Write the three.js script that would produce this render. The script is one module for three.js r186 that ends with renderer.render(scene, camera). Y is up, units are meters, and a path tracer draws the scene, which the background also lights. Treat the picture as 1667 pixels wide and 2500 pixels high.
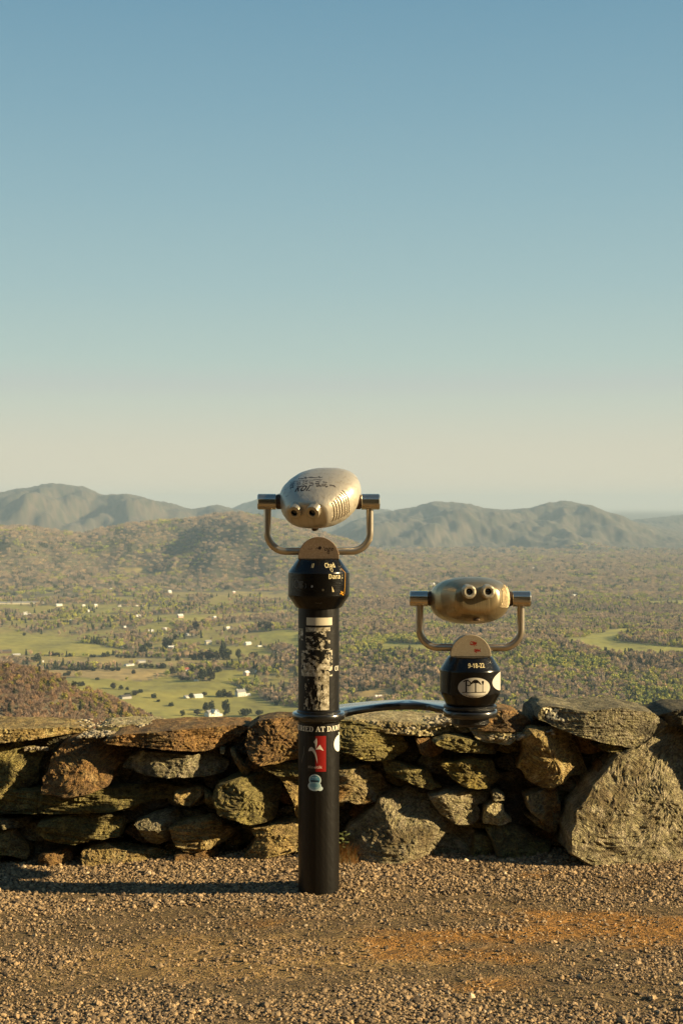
import * as THREE from 'three';
import { mergeGeometries, mergeVertices, toCreasedNormals } from 'three/addons/utils/BufferGeometryUtils.js';
import { ImprovedNoise } from 'three/addons/math/ImprovedNoise.js';
import { DecalGeometry } from 'three/addons/geometries/DecalGeometry.js';

// ---------------------------------------------------------------- camera, sky, sun, exposure
const F = 3472, CX = 833.5, CY = 1250, EYE = 1.59;          // focal length and centre of the photograph in its pixels
const scene = new THREE.Scene();
const camera = new THREE.PerspectiveCamera(2 * Math.atan(1250 / F) * 180 / Math.PI, 682 / 1024, 0.1, 60000);
camera.position.set(0, EYE, 0);
camera.lookAt(0, EYE, -10);
camera.focus = 6.0; camera.userData.fStop = 14;

const EXPOSURE = 2.0;
const skyStops = [ // elevation in degrees, display-linear radiance
  [0, .770, .690, .510], [1.2, .755, .680, .510], [2.6, .690, .655, .510], [4.2, .585, .630, .530], [6.2, .470, .590, .545],
  [9, .372, .528, .542], [12.5, .290, .460, .518], [16, .224, .396, .486], [20, .166, .332, .446], [35, .085, .190, .295], [60, .045, .105, .180], [90, .034, .082, .150]];
{
  const W = 64, H = 1024, data = new Float32Array(W * H * 4);
  for (let j = 0; j < H; j++) {
    const el = (j + 0.5) / H * 180 - 90;
    let c;
    if (el <= 0) c = [.11, .085, .05];
    else {
      let k = 0; while (k < skyStops.length - 2 && skyStops[k + 1][0] < el) k++;
      const a = skyStops[k], b = skyStops[k + 1], t = Math.min(1, (el - a[0]) / (b[0] - a[0]));
      c = [1, 2, 3].map(i => (a[i] + (b[i] - a[i]) * t) / EXPOSURE);
    }
    for (let i = 0; i < W; i++) { const o = (j * W + i) * 4; data[o] = c[0]; data[o + 1] = c[1]; data[o + 2] = c[2]; data[o + 3] = 1; }
  }
  const sky = new THREE.DataTexture(data, W, H, THREE.RGBAFormat, THREE.FloatType);
  sky.mapping = THREE.EquirectangularReflectionMapping; sky.magFilter = THREE.LinearFilter; sky.needsUpdate = true;
  scene.background = sky; scene.environment = sky;
}
const sun = new THREE.DirectionalLight(new THREE.Color().setRGB(1, .78, .44), 5);
const sunEl = 20.5 * Math.PI / 180, sunAz = 10 * Math.PI / 180;       // from the right, a little towards the camera
sun.position.set(Math.cos(sunEl) * Math.cos(sunAz) * 30, Math.sin(sunEl) * 30, Math.cos(sunEl) * Math.sin(sunAz) * 30 - 6);
sun.target.position.set(0, 0, -6);
sun.castShadow = true; sun.shadow.mapSize.set(4096, 4096); sun.shadow.bias = -0.0004;
Object.assign(sun.shadow.camera, { left: -6, right: 6, top: 6, bottom: -6, near: 1, far: 80 });
scene.add(sun, sun.target);
scene.fog = new THREE.FogExp2(new THREE.Color().setRGB(.60, .80, 1.0), 5.2e-5);

const renderer = new THREE.WebGLRenderer({ antialias: true });
renderer.toneMapping = THREE.LinearToneMapping;
renderer.toneMappingExposure = EXPOSURE;
renderer.shadowMap.enabled = true;

// ---------------------------------------------------------------- helpers
function rngOf(seed) { let a = seed >>> 0; return () => { a = (a + 0x6D2B79F5) | 0; let t = Math.imul(a ^ (a >>> 15), 1 | a); t = (t + Math.imul(t ^ (t >>> 7), 61 | t)) ^ t; return ((t ^ (t >>> 14)) >>> 0) / 4294967296; }; }
const PN = new ImprovedNoise();
const noise = (x, y, z = 0) => PN.noise(x, y, z);
const fbm = (x, y, z = 0, n = 4) => { let s = 0, a = .5; for (let i = 0; i < n; i++) { s += a * noise(x, y, z + i * 7.3); x *= 2.03; y *= 2.03; z *= 2.03; a *= .5; } return s; };
const ridged = (x, y, z = 0) => 1 - Math.abs(noise(x, y, z)) * 2;
const clamp = (x, a = 0, b = 1) => Math.min(b, Math.max(a, x));
const smooth = (a, b, x) => { const t = clamp((x - a) / (b - a)); return t * t * (3 - 2 * t); };
const lerp = (a, b, t) => a + (b - a) * t;
const mix3 = (a, b, t) => [lerp(a[0], b[0], t), lerp(a[1], b[1], t), lerp(a[2], b[2], t)];
const px = (u, v, d) => new THREE.Vector3((u - CX) * d / F, EYE - (v - CY) * d / F, -d);   // where a point seen at (u, v) stands, d metres ahead
const yAt = (v, d) => EYE - (v - CY) * d / F;
const names = new Map();
function numbered(name) { const n = names.get(name) ?? 0; names.set(name, n + 1); return n ? name + '_' + String(n).padStart(3, '0') : name; }
function mesh(name, geo, mat, parent) {
  const m = new THREE.Mesh(geo, mat); m.name = parent ? name : numbered(name); m.castShadow = m.receiveShadow = true;
  (parent ?? scene).add(m); return m;
}
function group(name, pos = [0, 0, 0]) { const g = new THREE.Group(); g.name = numbered(name); g.position.set(...pos); scene.add(g); return g; }
function tag(o, label, category, grp) { o.userData = { label, category }; if (grp) o.userData.group = grp; return o; }
function structure(o) { o.userData = { kind: 'structure' }; return o; }
function stuff(o, label, category) { o.userData = label ? { kind: 'stuff', label, category } : { kind: 'stuff' }; return o; }
const lin = (r, g, b) => new THREE.Color().setRGB(r, g, b);
const std = (c, roughness = .8, metalness = 0, extra = {}) => new THREE.MeshStandardMaterial({ color: lin(...c), roughness, metalness, ...extra });
function setColors(geo, fn) {
  const p = geo.attributes.position, c = new Float32Array(p.count * 3);
  for (let i = 0; i < p.count; i++) { const k = fn(p.getX(i), p.getY(i), p.getZ(i), i); c[i * 3] = k[0]; c[i * 3 + 1] = k[1]; c[i * 3 + 2] = k[2]; }
  geo.setAttribute('color', new THREE.BufferAttribute(c, 3)); return geo;
}
function canvasTexture(w, h, draw) {
  const c = document.createElement('canvas'); c.width = w; c.height = h; const g = c.getContext('2d'); draw(g, w, h);
  const t = new THREE.CanvasTexture(c); t.colorSpace = THREE.SRGBColorSpace; t.magFilter = THREE.LinearFilter; return t;
}
// tiling noise textures: grain for colour (multiplied), and relief for bump
function noiseTexture(n, fn, srgb) {
  const d = new Uint8Array(n * n * 4);
  for (let y = 0; y < n; y++) for (let x = 0; x < n; x++) { const v = fn(x, y), o = (y * n + x) * 4; d[o] = clamp(v[0]) * 255; d[o + 1] = clamp(v[1]) * 255; d[o + 2] = clamp(v[2]) * 255; d[o + 3] = 255; }
  const t = new THREE.DataTexture(d, n, n); t.wrapS = t.wrapT = THREE.RepeatWrapping; t.magFilter = THREE.LinearFilter; t.minFilter = THREE.LinearFilter;
  if (srgb) t.colorSpace = THREE.SRGBColorSpace; t.needsUpdate = true; return t;
}
const torus = (x, y, n, k) => { const a = x / n * 2 * Math.PI, b = y / n * 2 * Math.PI, R = k / (2 * Math.PI); return [Math.cos(a) * R, Math.sin(a) * R + Math.cos(b) * R * 1.37, Math.sin(b) * R]; };
const tileNoise = (x, y, n, k, s = 0) => { const p = torus(x, y, n, k); return noise(p[0] + s, p[1] + s * 1.7, p[2] - s); };
const rockGrain = noiseTexture(512, (x, y) => {
  const a = tileNoise(x, y, 512, 9, 3), b = tileNoise(x, y, 512, 30, 9), c = tileNoise(x, y, 512, 90, 17);
  const v = .80 + .22 * a + .30 * b + .34 * c; return [v, v * (1 + .05 * b), v * (1 + .10 * a - .05)];
}, true);
const rockBump = noiseTexture(512, (x, y) => {
  const v = .5 + .40 * tileNoise(x, y, 512, 14, 5) + .34 * tileNoise(x, y, 512, 45, 2) + .22 * tileNoise(x, y, 512, 120, 8); return [v, v, v];
});

const ORD = ['first', 'second', 'third', 'fourth', 'fifth', 'sixth', 'seventh', 'eighth', 'ninth', 'tenth', 'eleventh', 'twelfth', 'thirteenth', 'fourteenth', 'fifteenth', 'sixteenth', 'seventeenth', 'eighteenth', 'nineteenth', 'twentieth'];
const rows = new Map(); // things told apart only by their place in a row: [what, where, category] -> members
function inRow(o, u, what, where, category) { const k = what + '|' + where; if (!rows.has(k)) rows.set(k, { what, where, category, list: [] }); rows.get(k).list.push([u, o]); }
function labelRows() { for (const { what, where, category, list } of rows.values()) { list.sort((a, b) => a[0] - b[0]); list.forEach(([, o], i) => tag(o, list.length === 1 ? what + ' ' + where : (i === list.length - 1 && i > 1 ? 'rightmost' : ORD[i] ?? 'last') + ' ' + what + (i === list.length - 1 && i > 1 ? ' ' : ' from the left ') + where, category, what + 's ' + where)); } }

// ---------------------------------------------------------------- the valley, its hills and the mountains behind
const VALLEY = -240;
const interp = (pts, u) => {
  if (u <= pts[0][0]) return pts[0][1];
  for (let i = 1; i < pts.length; i++) if (u <= pts[i][0]) { const t = (u - pts[i - 1][0]) / (pts[i][0] - pts[i - 1][0]), s = t * t * (3 - 2 * t) * .6 + t * .4; return lerp(pts[i - 1][1], pts[i][1], s); }
  return pts[pts.length - 1][1];
};
const ranges = [ // crest line seen from the overlook, distance, depth of the near slope
  { crest: [[-900, 1310], [-500, 1290], [-100, 1280], [0, 1284], [60, 1283], [130, 1293], [200, 1303], [260, 1288], [330, 1277], [400, 1270], [480, 1264], [530, 1254], [580, 1251], [640, 1258], [700, 1272], [760, 1290], [830, 1312], [900, 1335], [1000, 1380], [1200, 1420]], d: 6300, w: 1700, amp: .19 },
  { crest: [[-900, 1230], [-400, 1222], [0, 1200], [60, 1190], [130, 1178], [200, 1186], [255, 1207], [310, 1205], [400, 1224], [470, 1241], [530, 1231], [570, 1240], [640, 1258], [720, 1285], [900, 1340]], d: 12000, w: 2900, amp: .26 },
  { crest: [[400, 1300], [500, 1262], [560, 1241], [600, 1226], [640, 1214], [720, 1196], [800, 1206], [880, 1229], [940, 1242], [1000, 1256], [1100, 1290]], d: 16500, w: 2800, amp: .12 },
  { crest: [[700, 1330], [800, 1300], [880, 1264], [930, 1250], [1000, 1238], [1060, 1223], [1130, 1226], [1190, 1240], [1240, 1243], [1290, 1239], [1340, 1226], [1380, 1221], [1430, 1230], [1500, 1253], [1560, 1275], [1620, 1290], [1700, 1302], [1900, 1320], [2600, 1335]], d: 12400, w: 3300, amp: .25 },
  { crest: [[1200, 1330], [1420, 1290], [1530, 1269], [1600, 1262], [1700, 1252], [1900, 1236], [2300, 1240], [3000, 1260]], d: 15500, w: 2600, amp: .10 },
];
function terrainHeight(x, d) {
  const r = Math.hypot(x, d);
  let h = VALLEY * (1 - Math.exp(-Math.max(0, r - 8) / 420));
  const far = smooth(900, 2400, d);
  h += far * (15 * noise(x / 620 + 3, d / 760, 1) + 9 * noise(x / 260, d / 330 + 8, 4) + 4 * noise(x / 110, d / 140, 9));
  h += 112 * Math.exp(-(((x + 235) / 150) ** 2) - ((d - 930) / 330) ** 2);                       // wooded spur on the left
  h += 34 * Math.exp(-(((x - 420) / 420) ** 2) - ((d - 2300) / 420) ** 2);                       // low hill on the right
  h += 16 * Math.exp(-(((x - 60) / 220) ** 2) - ((d - 2700) / 300) ** 2);
  const u = CX + F * x / Math.max(d, 1);
  for (const g of ranges) {
    const back = d > g.d, t = Math.abs(d - g.d) / (back ? g.w * 1.1 : g.w);
    if (t >= 1.4) continue;
    const crest = EYE + (CY - interp(g.crest, u)) * g.d / F;
    const spur = noise(x / 520 + g.d * .01, d / 1500, g.d * .003) * 1.0 + .5 * noise(x / 240, d / 700, g.d * .007) + .22 * noise(x / 110, d / 260, 3);
    const tt = clamp(t + (back ? 0 : g.amp * 1.6 * spur * smooth(.02, .35, t)), 0, 1);
    const prof = back ? Math.pow(1 - Math.min(1, t), 1.3) : Math.pow(.5 + .5 * Math.cos(Math.PI * tt), .85);
    h = Math.max(h, lerp(h, crest + 8 * noise(x / 160, d / 160, 5) * smooth(.0, .2, t) - 6, prof));
  }
  if (d > 7000) h += smooth(7000, 9500, d) * (9 * noise(x / 55, d / 170, 31) + 6 * noise(x / 26, d / 110, 37));                 // the crowns' uneven surface
  return h;
}
function at(u, v) { // the point of the valley seen at (u, v)
  const tx = (u - CX) / F, ty = (CY - v) / F; let lo = 500;
  for (let d = 500; d < 12000; d *= 1.006) {
    if (EYE + ty * d < terrainHeight(tx * d, d)) { let a = lo, b = d; for (let i = 0; i < 18; i++) { const m = (a + b) / 2; if (EYE + ty * m < terrainHeight(tx * m, m)) b = m; else a = m; } return { x: tx * b, d: b, y: terrainHeight(tx * b, b) }; }
    lo = d;
  }
  return { x: tx * 9000, d: 9000, y: terrainHeight(tx * 9000, 9000) };
}
const GREEN = [.270, .245, .048], LIME = [.280, .265, .050], TAN = [.39, .28, .105], DULL = [.285, .225, .070];
const fields = [
  [GREEN, [[-60, 1548], [0, 1548], [60, 1547], [165, 1556], [178, 1564], [220, 1572], [270, 1580], [335, 1592], [335, 1599], [260, 1600], [150, 1601], [60, 1600], [30, 1592], [-60, 1592]]],
  [DULL, [[-60, 1598], [60, 1602], [330, 1603], [430, 1608], [430, 1632], [300, 1618], [110, 1620], [60, 1612], [-60, 1612]]],
  [TAN, [[103, 1637], [150, 1636], [310, 1631], [430, 1634], [430, 1652], [300, 1660], [120, 1652]]],
  [GREEN, [[118, 1654], [300, 1661], [430, 1653], [500, 1664], [560, 1661], [600, 1688], [690, 1722], [770, 1735], [775, 1810], [430, 1810], [350, 1740], [230, 1702], [160, 1685]]],
  [GREEN, [[470, 1581], [560, 1577], [640, 1588], [695, 1595], [660, 1601], [590, 1606], [500, 1592]]],
  [LIME, [[640, 1545], [690, 1537], [740, 1544], [740, 1592], [690, 1577], [635, 1563]]],
  [GREEN, [[370, 1503], [500, 1504], [508, 1512], [440, 1518], [370, 1516]]],
  [DULL, [[420, 1445], [560, 1441], [670, 1445], [600, 1457], [420, 1457]]],
  [GREEN, [[222, 1490], [270, 1481], [340, 1483], [320, 1493], [260, 1498]]],
  [GREEN, [[300, 1510], [430, 1503], [430, 1513], [350, 1519]]],
  [GREEN, [[425, 1560], [500, 1562], [480, 1575], [400, 1572]]],
  [DULL, [[380, 1610], [600, 1613], [620, 1622], [520, 1628], [380, 1622]]],
  [GREEN, [[500, 1640], [560, 1632], [640, 1650], [600, 1662], [520, 1662]]],
  [GREEN, [[330, 1530], [420, 1528], [440, 1545], [340, 1547]]],
  [LIME, [[1355, 1565], [1405, 1557], [1490, 1536], [1560, 1533], [1530, 1549], [1500, 1561], [1620, 1578], [1720, 1586], [1720, 1597], [1600, 1601], [1480, 1596], [1400, 1574]]],
  [GREEN, [[1545, 1466], [1720, 1466], [1720, 1479], [1590, 1476]]],
  [LIME, [[940, 1566], [1040, 1574], [1150, 1580], [1150, 1594], [1030, 1594], [930, 1590]]],
  [TAN, [[868, 1695], [950, 1683], [985, 1700], [930, 1714], [865, 1710]]],
  [DULL, [[270, 1390], [340, 1388], [430, 1397], [420, 1403], [330, 1400]]],
  [DULL, [[630, 1452], [700, 1448], [715, 1460], [640, 1462]]],
  [GREEN, [[1290, 1515], [1345, 1513], [1350, 1522], [1300, 1524]]],
].map(([c, pts]) => {
  const w = pts.map(([u, v]) => { const p = at(u, v); return [p.x, p.d]; });
  const xs = w.map(p => p[0]), ds = w.map(p => p[1]);
  return { c, w, x0: Math.min(...xs), x1: Math.max(...xs), d0: Math.min(...ds), d1: Math.max(...ds) };
});
function fieldAt(x, d) {
  const j = 10 * noise(x / 45, d / 60, 2), k = 26 * noise(x / 60, d / 60, 6), X = x + j, D = d + k;
  for (const f of fields) {
    if (X < f.x0 || X > f.x1 || D < f.d0 || D > f.d1) continue;
    let inside = false;
    for (let i = 0, q = f.w.length - 1; i < f.w.length; q = i++) { const [a, b] = f.w[i], [e, g] = f.w[q]; if ((b > D) !== (g > D) && X < (e - a) * (D - b) / (g - b) + a) inside = !inside; }
    if (inside) return f;
  }
  return null;
}
const openness = (x, d) => { // pasture showing between the trees of the settled part of the valley
  const u = CX + F * x / d;
  return smooth(1500, 1900, d) * smooth(5200, 3600, d) * smooth(840, 640, u) * (.55 + .9 * noise(x / 90, d / 170, 12));
};
function groundColor(x, d) {
  const f = fieldAt(x, d), n = fbm(x / 70, d / 110, 3, 3), m = fbm(x / 14, d / 22, 5, 3);
  if (f) { const stripes = .05 * Math.sin((x * .35 + d * .94) / 9 + 3 * n); return f.c.map((c, i) => c * (1 + .8 * n + .6 * m + stripes)).map((c, i) => clamp(c + (i === 0 ? .06 * Math.max(0, n) : 0), .01, .6)); }
  const o = openness(x, d);
  const wood = mix3([.125, .098, .064], [.140, .130, .056], clamp(.5 + 1.6 * n));
  const g = mix3(GREEN, DULL, clamp(.5 + 2 * n));
  const woods = mix3(wood, mix3([.125, .096, .068], [.058, .058, .036], clamp(.5 + 1.6 * n + 1.9 * fbm(x / 34, d / 130, 44, 3))), smooth(7600, 9400, d));   // beyond about 9 km the woods are too fine to build tree by tree
  return mix3(woods, g, smooth(.45, .7, o + .3 * m)).map(c => Math.max(.012, c * (1 + .5 * m)));
}
{
  const U = [], D = [];
  for (let a = -75; a < -26; a += 1.4) U.push(a);
  for (let a = -26; a < -16; a += .11) U.push(a);
  for (let a = -16; a <= 16.0001; a += .056) U.push(a);
  for (let a = 16.1; a <= 26; a += .11) U.push(a);
  for (let a = 27.4; a <= 75; a += 1.4) U.push(a);
  for (let d = 7.35; d < 500; d *= 1.09) D.push(d);
  for (let d = 500; d < 21500; d *= 1.0078) D.push(d);
  const nu = U.length, nd = D.length, pos = new Float32Array(nu * nd * 3), col = new Float32Array(nu * nd * 3), idx = new Uint32Array((nu - 1) * (nd - 1) * 6);
  let k = 0;
  for (let j = 0; j < nd; j++) for (let i = 0; i < nu; i++, k += 3) {
    const wide = Math.abs(U[i]) > 27, d = D[j], x = Math.tan(U[i] * Math.PI / 180) * d;
    const h = d < 60 ? Math.min(terrainHeight(x, d), -.9 - (d - 7.35) * .3) : terrainHeight(x, d);
    pos[k] = x; pos[k + 1] = h; pos[k + 2] = -d;
    const c = wide ? [.10, .085, .045] : groundColor(x, d);
    col[k] = c[0]; col[k + 1] = c[1]; col[k + 2] = c[2];
  }
  k = 0;
  for (let j = 0; j < nd - 1; j++) for (let i = 0; i < nu - 1; i++) { const a = j * nu + i, b = a + 1, c = a + nu, e = c + 1; idx[k++] = a; idx[k++] = b; idx[k++] = c; idx[k++] = b; idx[k++] = e; idx[k++] = c; }
  const g = new THREE.BufferGeometry(); g.setAttribute('position', new THREE.BufferAttribute(pos, 3)); g.setAttribute('color', new THREE.BufferAttribute(col, 3)); g.setIndex(new THREE.BufferAttribute(idx, 1)); g.computeVertexNormals();
  structure(mesh('valley_terrain', g, new THREE.MeshStandardMaterial({ vertexColors: true, roughness: 1 })));
}

// ---------------------------------------------------------------- trees of the valley
function leaf(out, c, s, rng, up = 0) { // one small three-cornered face
  const a = new THREE.Vector3(rng() - .5, rng() - .5, rng() - .5).normalize(), b = new THREE.Vector3(rng() - .5, rng() - .5 + up, rng() - .5).normalize();
  const e = a.clone().cross(b).normalize();
  for (const [p, q] of [[-.5, -.4], [.5, -.4], [0, .7]]) out.push(c.x + s * (b.x * q + e.x * p), c.y + s * (b.y * q + e.y * p), c.z + s * (b.z * q + e.z * p));
}
function crownShape(kind, seed, n) {
  const rng = rngOf(seed), out = [], lobes = [], c = new THREE.Vector3();
  if (kind === 'evergreen') {
    for (let i = 0; i < n; i++) { const h = Math.pow(rng(), 1.25), a = rng() * 6.283, r = (1 - h * .93) * (.72 + .35 * Math.sin(a * 3 + h * 9 + seed)) * Math.sqrt(.25 + .75 * rng()); leaf(out, c.set(Math.cos(a) * r * .62, .15 + h * 1.95, Math.sin(a) * r * .62), .30, rng); }
  } else {
    for (let i = 0; i < 9; i++) { const a = rng() * 6.283, r = Math.sqrt(rng()) * .62; lobes.push([Math.cos(a) * r, .75 + rng() * .85, Math.sin(a) * r, .30 + rng() * .26]); }
    for (let i = 0; i < n; i++) {
      const L = lobes[i % 9]; c.set(rng() - .5, rng() - .5, rng() - .5).normalize().multiplyScalar(L[3] * Math.cbrt(.2 + .8 * rng())); c.x += L[0]; c.y += L[1]; c.z += L[2];
      if (kind === 'bare') { // a twig: a thin upright sliver
        const w = .03 + rng() * .03, h = .25 + rng() * .3, dx = (rng() - .5) * .3, dz = (rng() - .5) * .3, a = rng() * 6.283;
        out.push(c.x - Math.cos(a) * w, c.y, c.z - Math.sin(a) * w, c.x + Math.cos(a) * w, c.y, c.z + Math.sin(a) * w, c.x + dx, c.y + h, c.z + dz);
      } else leaf(out, c, .26, rng);
    }
  }
  const g = new THREE.BufferGeometry(); g.setAttribute('position', new THREE.BufferAttribute(new Float32Array(out), 3)); return g;
}
function trunkShape(h = 1.1) {
  const parts = [new THREE.CylinderGeometry(.035, .07, h, 5).translate(0, h / 2, 0)];
  for (const a of [.4, 2.5, 4.6]) parts.push(new THREE.CylinderGeometry(.012, .03, .7, 4).translate(0, .35, 0).rotateZ(.7).rotateY(a).translate(0, h * .75, 0));
  const g = mergeGeometries(parts.map(p => { const q = p.toNonIndexed(); q.deleteAttribute('uv'); q.deleteAttribute('normal'); return q; })); return g;
}
const kinds = ['bare', 'leafing', 'evergreen'];
const crowns = { bare: [1, 2].map(s => crownShape('bare', s * 31, 260)), leafing: [1, 2].map(s => crownShape('leafing', s * 47, 240)), evergreen: [1, 2].map(s => crownShape('evergreen', s * 59, 260)) };
const wholeTrees = {}; for (const k of kinds) wholeTrees[k] = crowns[k].map(c => mergeGeometries([c, trunkShape()]));
function clumpShape(kind, seed) {
  const rng = rngOf(seed), parts = [];
  for (let i = 0; i < 8; i++) { const a = rng() * 6.283, r = Math.sqrt(rng()) * 1.9, s = .75 + rng() * .5; parts.push(crownShape(kind, seed * 13 + i, 50).rotateY(rng() * 6).scale(s, s, s).translate(Math.cos(a) * r, 0, Math.sin(a) * r)); }
  return mergeGeometries(parts);
}
const foliage = new THREE.MeshStandardMaterial({ color: 0xffffff, roughness: 1, side: THREE.DoubleSide });
const palette = {
  bare: [[.400, .300, .200], [.330, .255, .200], [.450, .320, .200], [.290, .230, .165]],
  leafing: [[.390, .385, .085], [.470, .440, .095], [.350, .300, .110], [.300, .330, .085]],
  evergreen: [[.056, .070, .032], [.070, .080, .038], [.050, .064, .034]],
};
{
  const rng = rngOf(77), lists = {};
  const add = (key, m, c) => { (lists[key] ??= { m: [], c: [] }); lists[key].m.push(m); lists[key].c.push(c); };
  const q = new THREE.Quaternion(), Y = new THREE.Vector3(0, 1, 0), V = new THREE.Vector3(), S = new THREE.Vector3();
  for (let d = 520; d < 9600;) {
    const near = d < 4000, step = d < 1350 ? 4.4 : d < 2200 ? lerp(5, 6.4, (d - 1350) / 850) : near ? lerp(6.4, 10, (d - 2200) / 1800) : lerp(17, 38, clamp((d - 4000) / 8000));
    for (let x = -.46 * d; x < .46 * d; x += step) {
      const X = x + (rng() - .5) * step, Dd = d + (rng() - .5) * step, r1 = rng(), r2 = rng(), r3 = rng(), r4 = rng();
      if (fieldAt(X, Dd)) continue;
      const o = openness(X, Dd);
      if (o > .1 && r1 < clamp(o * 1.35, 0, .96)) continue;
      const h = terrainHeight(X, Dd), u = CX + F * X / Dd, v = CY + (EYE - h) * F / Dd;
      if (v > 1900 || r1 < smooth(8000, 9600, Dd)) continue;
      const patch = fbm(X / 170, Dd / 300, 21, 3), patch2 = fbm(X / 120 + 9, Dd / 260, 33, 3);
      const spur = Math.exp(-(((X + 262) / 190) ** 2) - ((Dd - 930) / 420) ** 2);
      const pe = clamp(.05 + 1.1 * Math.max(0, patch2) + (o > .1 ? .09 : 0) + (Dd > 9000 ? .26 : 0)) * (1 - spur) + .02 * spur, pl = clamp(.36 + 1.9 * patch + (u > 830 && Dd < 2600 ? .22 : 0) - (Dd > 4500 ? .32 : 0)) * (1 - .45 * spur);
      const kind = r2 < pe ? 'evergreen' : r2 < pe + (1 - pe) * pl ? 'leafing' : 'bare';
      const pal = palette[kind][Math.floor(r3 * palette[kind].length)], warm = spur * .5, b = (.75 + .5 * r4) * (1 - .46 * spur);
      const c = [pal[0] * b * (1 + warm * .22), pal[1] * b * (1 - warm * .12), pal[2] * b * (1 - warm * .30)];
      const s = (near ? (kind === 'evergreen' ? 3.9 : 3.7) * (1 + .7 * Math.max(0, fbm(X / 40, Dd / 60, 50, 2))) : lerp(3.9, 8.2, clamp((d - 4000) / 8000))) * (.7 + .6 * rng()) * (Dd < 1350 ? .58 : 1);
      q.setFromAxisAngle(Y, rng() * 6.283);
      add((near ? 't' : 'c') + kind + (r4 < .5 ? 0 : 1), new THREE.Matrix4().compose(V.set(X, h - .3, -Dd), q, S.set(s, s * (.85 + .4 * rng()), s)), c);
    }
    d += step * (near ? 1 : 1.5);
  }
  const label = { bare: ['bare grey-brown woods', 'woods covering the valley and the hills, still without leaves'], leafing: ['yellow-green spring woods', 'woods in fresh yellow-green leaf across valley and hills'], evergreen: ['dark evergreen woods', 'dark evergreens scattered in patches through the valley woods'] };
  let total = 0;
  for (const [key, L] of Object.entries(lists)) {
    const kind = kinds.find(k => key.slice(1).startsWith(k)), variant = +key.at(-1);
    const g = key[0] === 't' ? wholeTrees[kind][variant] : clumpShape(kind, 5 + variant + kinds.indexOf(kind) * 4);
    const im = new THREE.InstancedMesh(g, foliage, L.m.length); im.name = numbered((key[0] === 't' ? 'valley_' : 'hill_') + (kind === 'evergreen' ? 'evergreen' : kind) + '_woods');
    L.m.forEach((m, i) => { im.setMatrixAt(i, m); im.setColorAt(i, lin(...L.c[i])); });
    im.castShadow = im.receiveShadow = true; scene.add(im);
    const where = key[0] === 't' ? 'on the valley floor' : 'on the distant hills';
    stuff(im, { bare: 'bare grey-brown woods ', leafing: 'yellow-green spring woods ', evergreen: 'dark evergreen woods ' }[kind] + where + (variant ? ', rounder crowns' : ''), 'woods');
    total += L.m.length;
  }
  console.log('forest copies', total);
}

// the wooded slope behind the camera, which the glossy black paint mirrors
{
  const hill = (x, z) => .25 * (z - 11) * smooth(10, 16, z) + 1.5 * noise(x / 14, z / 14, 3) * smooth(12, 22, z) - .05;
  const g = new THREE.PlaneGeometry(150, 70, 60, 30).rotateX(-Math.PI / 2).translate(0, 0, 46), p = g.attributes.position;
  for (let i = 0; i < p.count; i++) p.setY(i, hill(p.getX(i), p.getZ(i)) - (p.getZ(i) < 14 ? .3 : 0));
  g.computeVertexNormals(); structure(mesh('wooded_slope', g, std([.085, .065, .04], 1)));
  const rng = rngOf(64), V = new THREE.Vector3(), S = new THREE.Vector3(), q = new THREE.Quaternion();
  for (const kind of kinds) {
    const n = kind === 'evergreen' ? 260 : 200, im = new THREE.InstancedMesh(wholeTrees[kind][0], foliage, n); im.name = numbered('slope_' + kind + '_woods');
    for (let i = 0; i < n; i++) { const x = (rng() * 2 - 1) * 60, z = 15 + rng() * 42, s = 4 + 2.4 * rng(); q.setFromAxisAngle(V.set(0, 1, 0), rng() * 6.28); im.setMatrixAt(i, new THREE.Matrix4().compose(V.set(x, hill(x, z) - .2, z), q, S.set(s, s * 1.1, s))); im.setColorAt(i, lin(...palette[kind][i % 3])); }
    im.castShadow = im.receiveShadow = true; scene.add(im); stuff(im, kind + ' woods on the slope behind the overlook', 'woods');
  }
}

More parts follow.
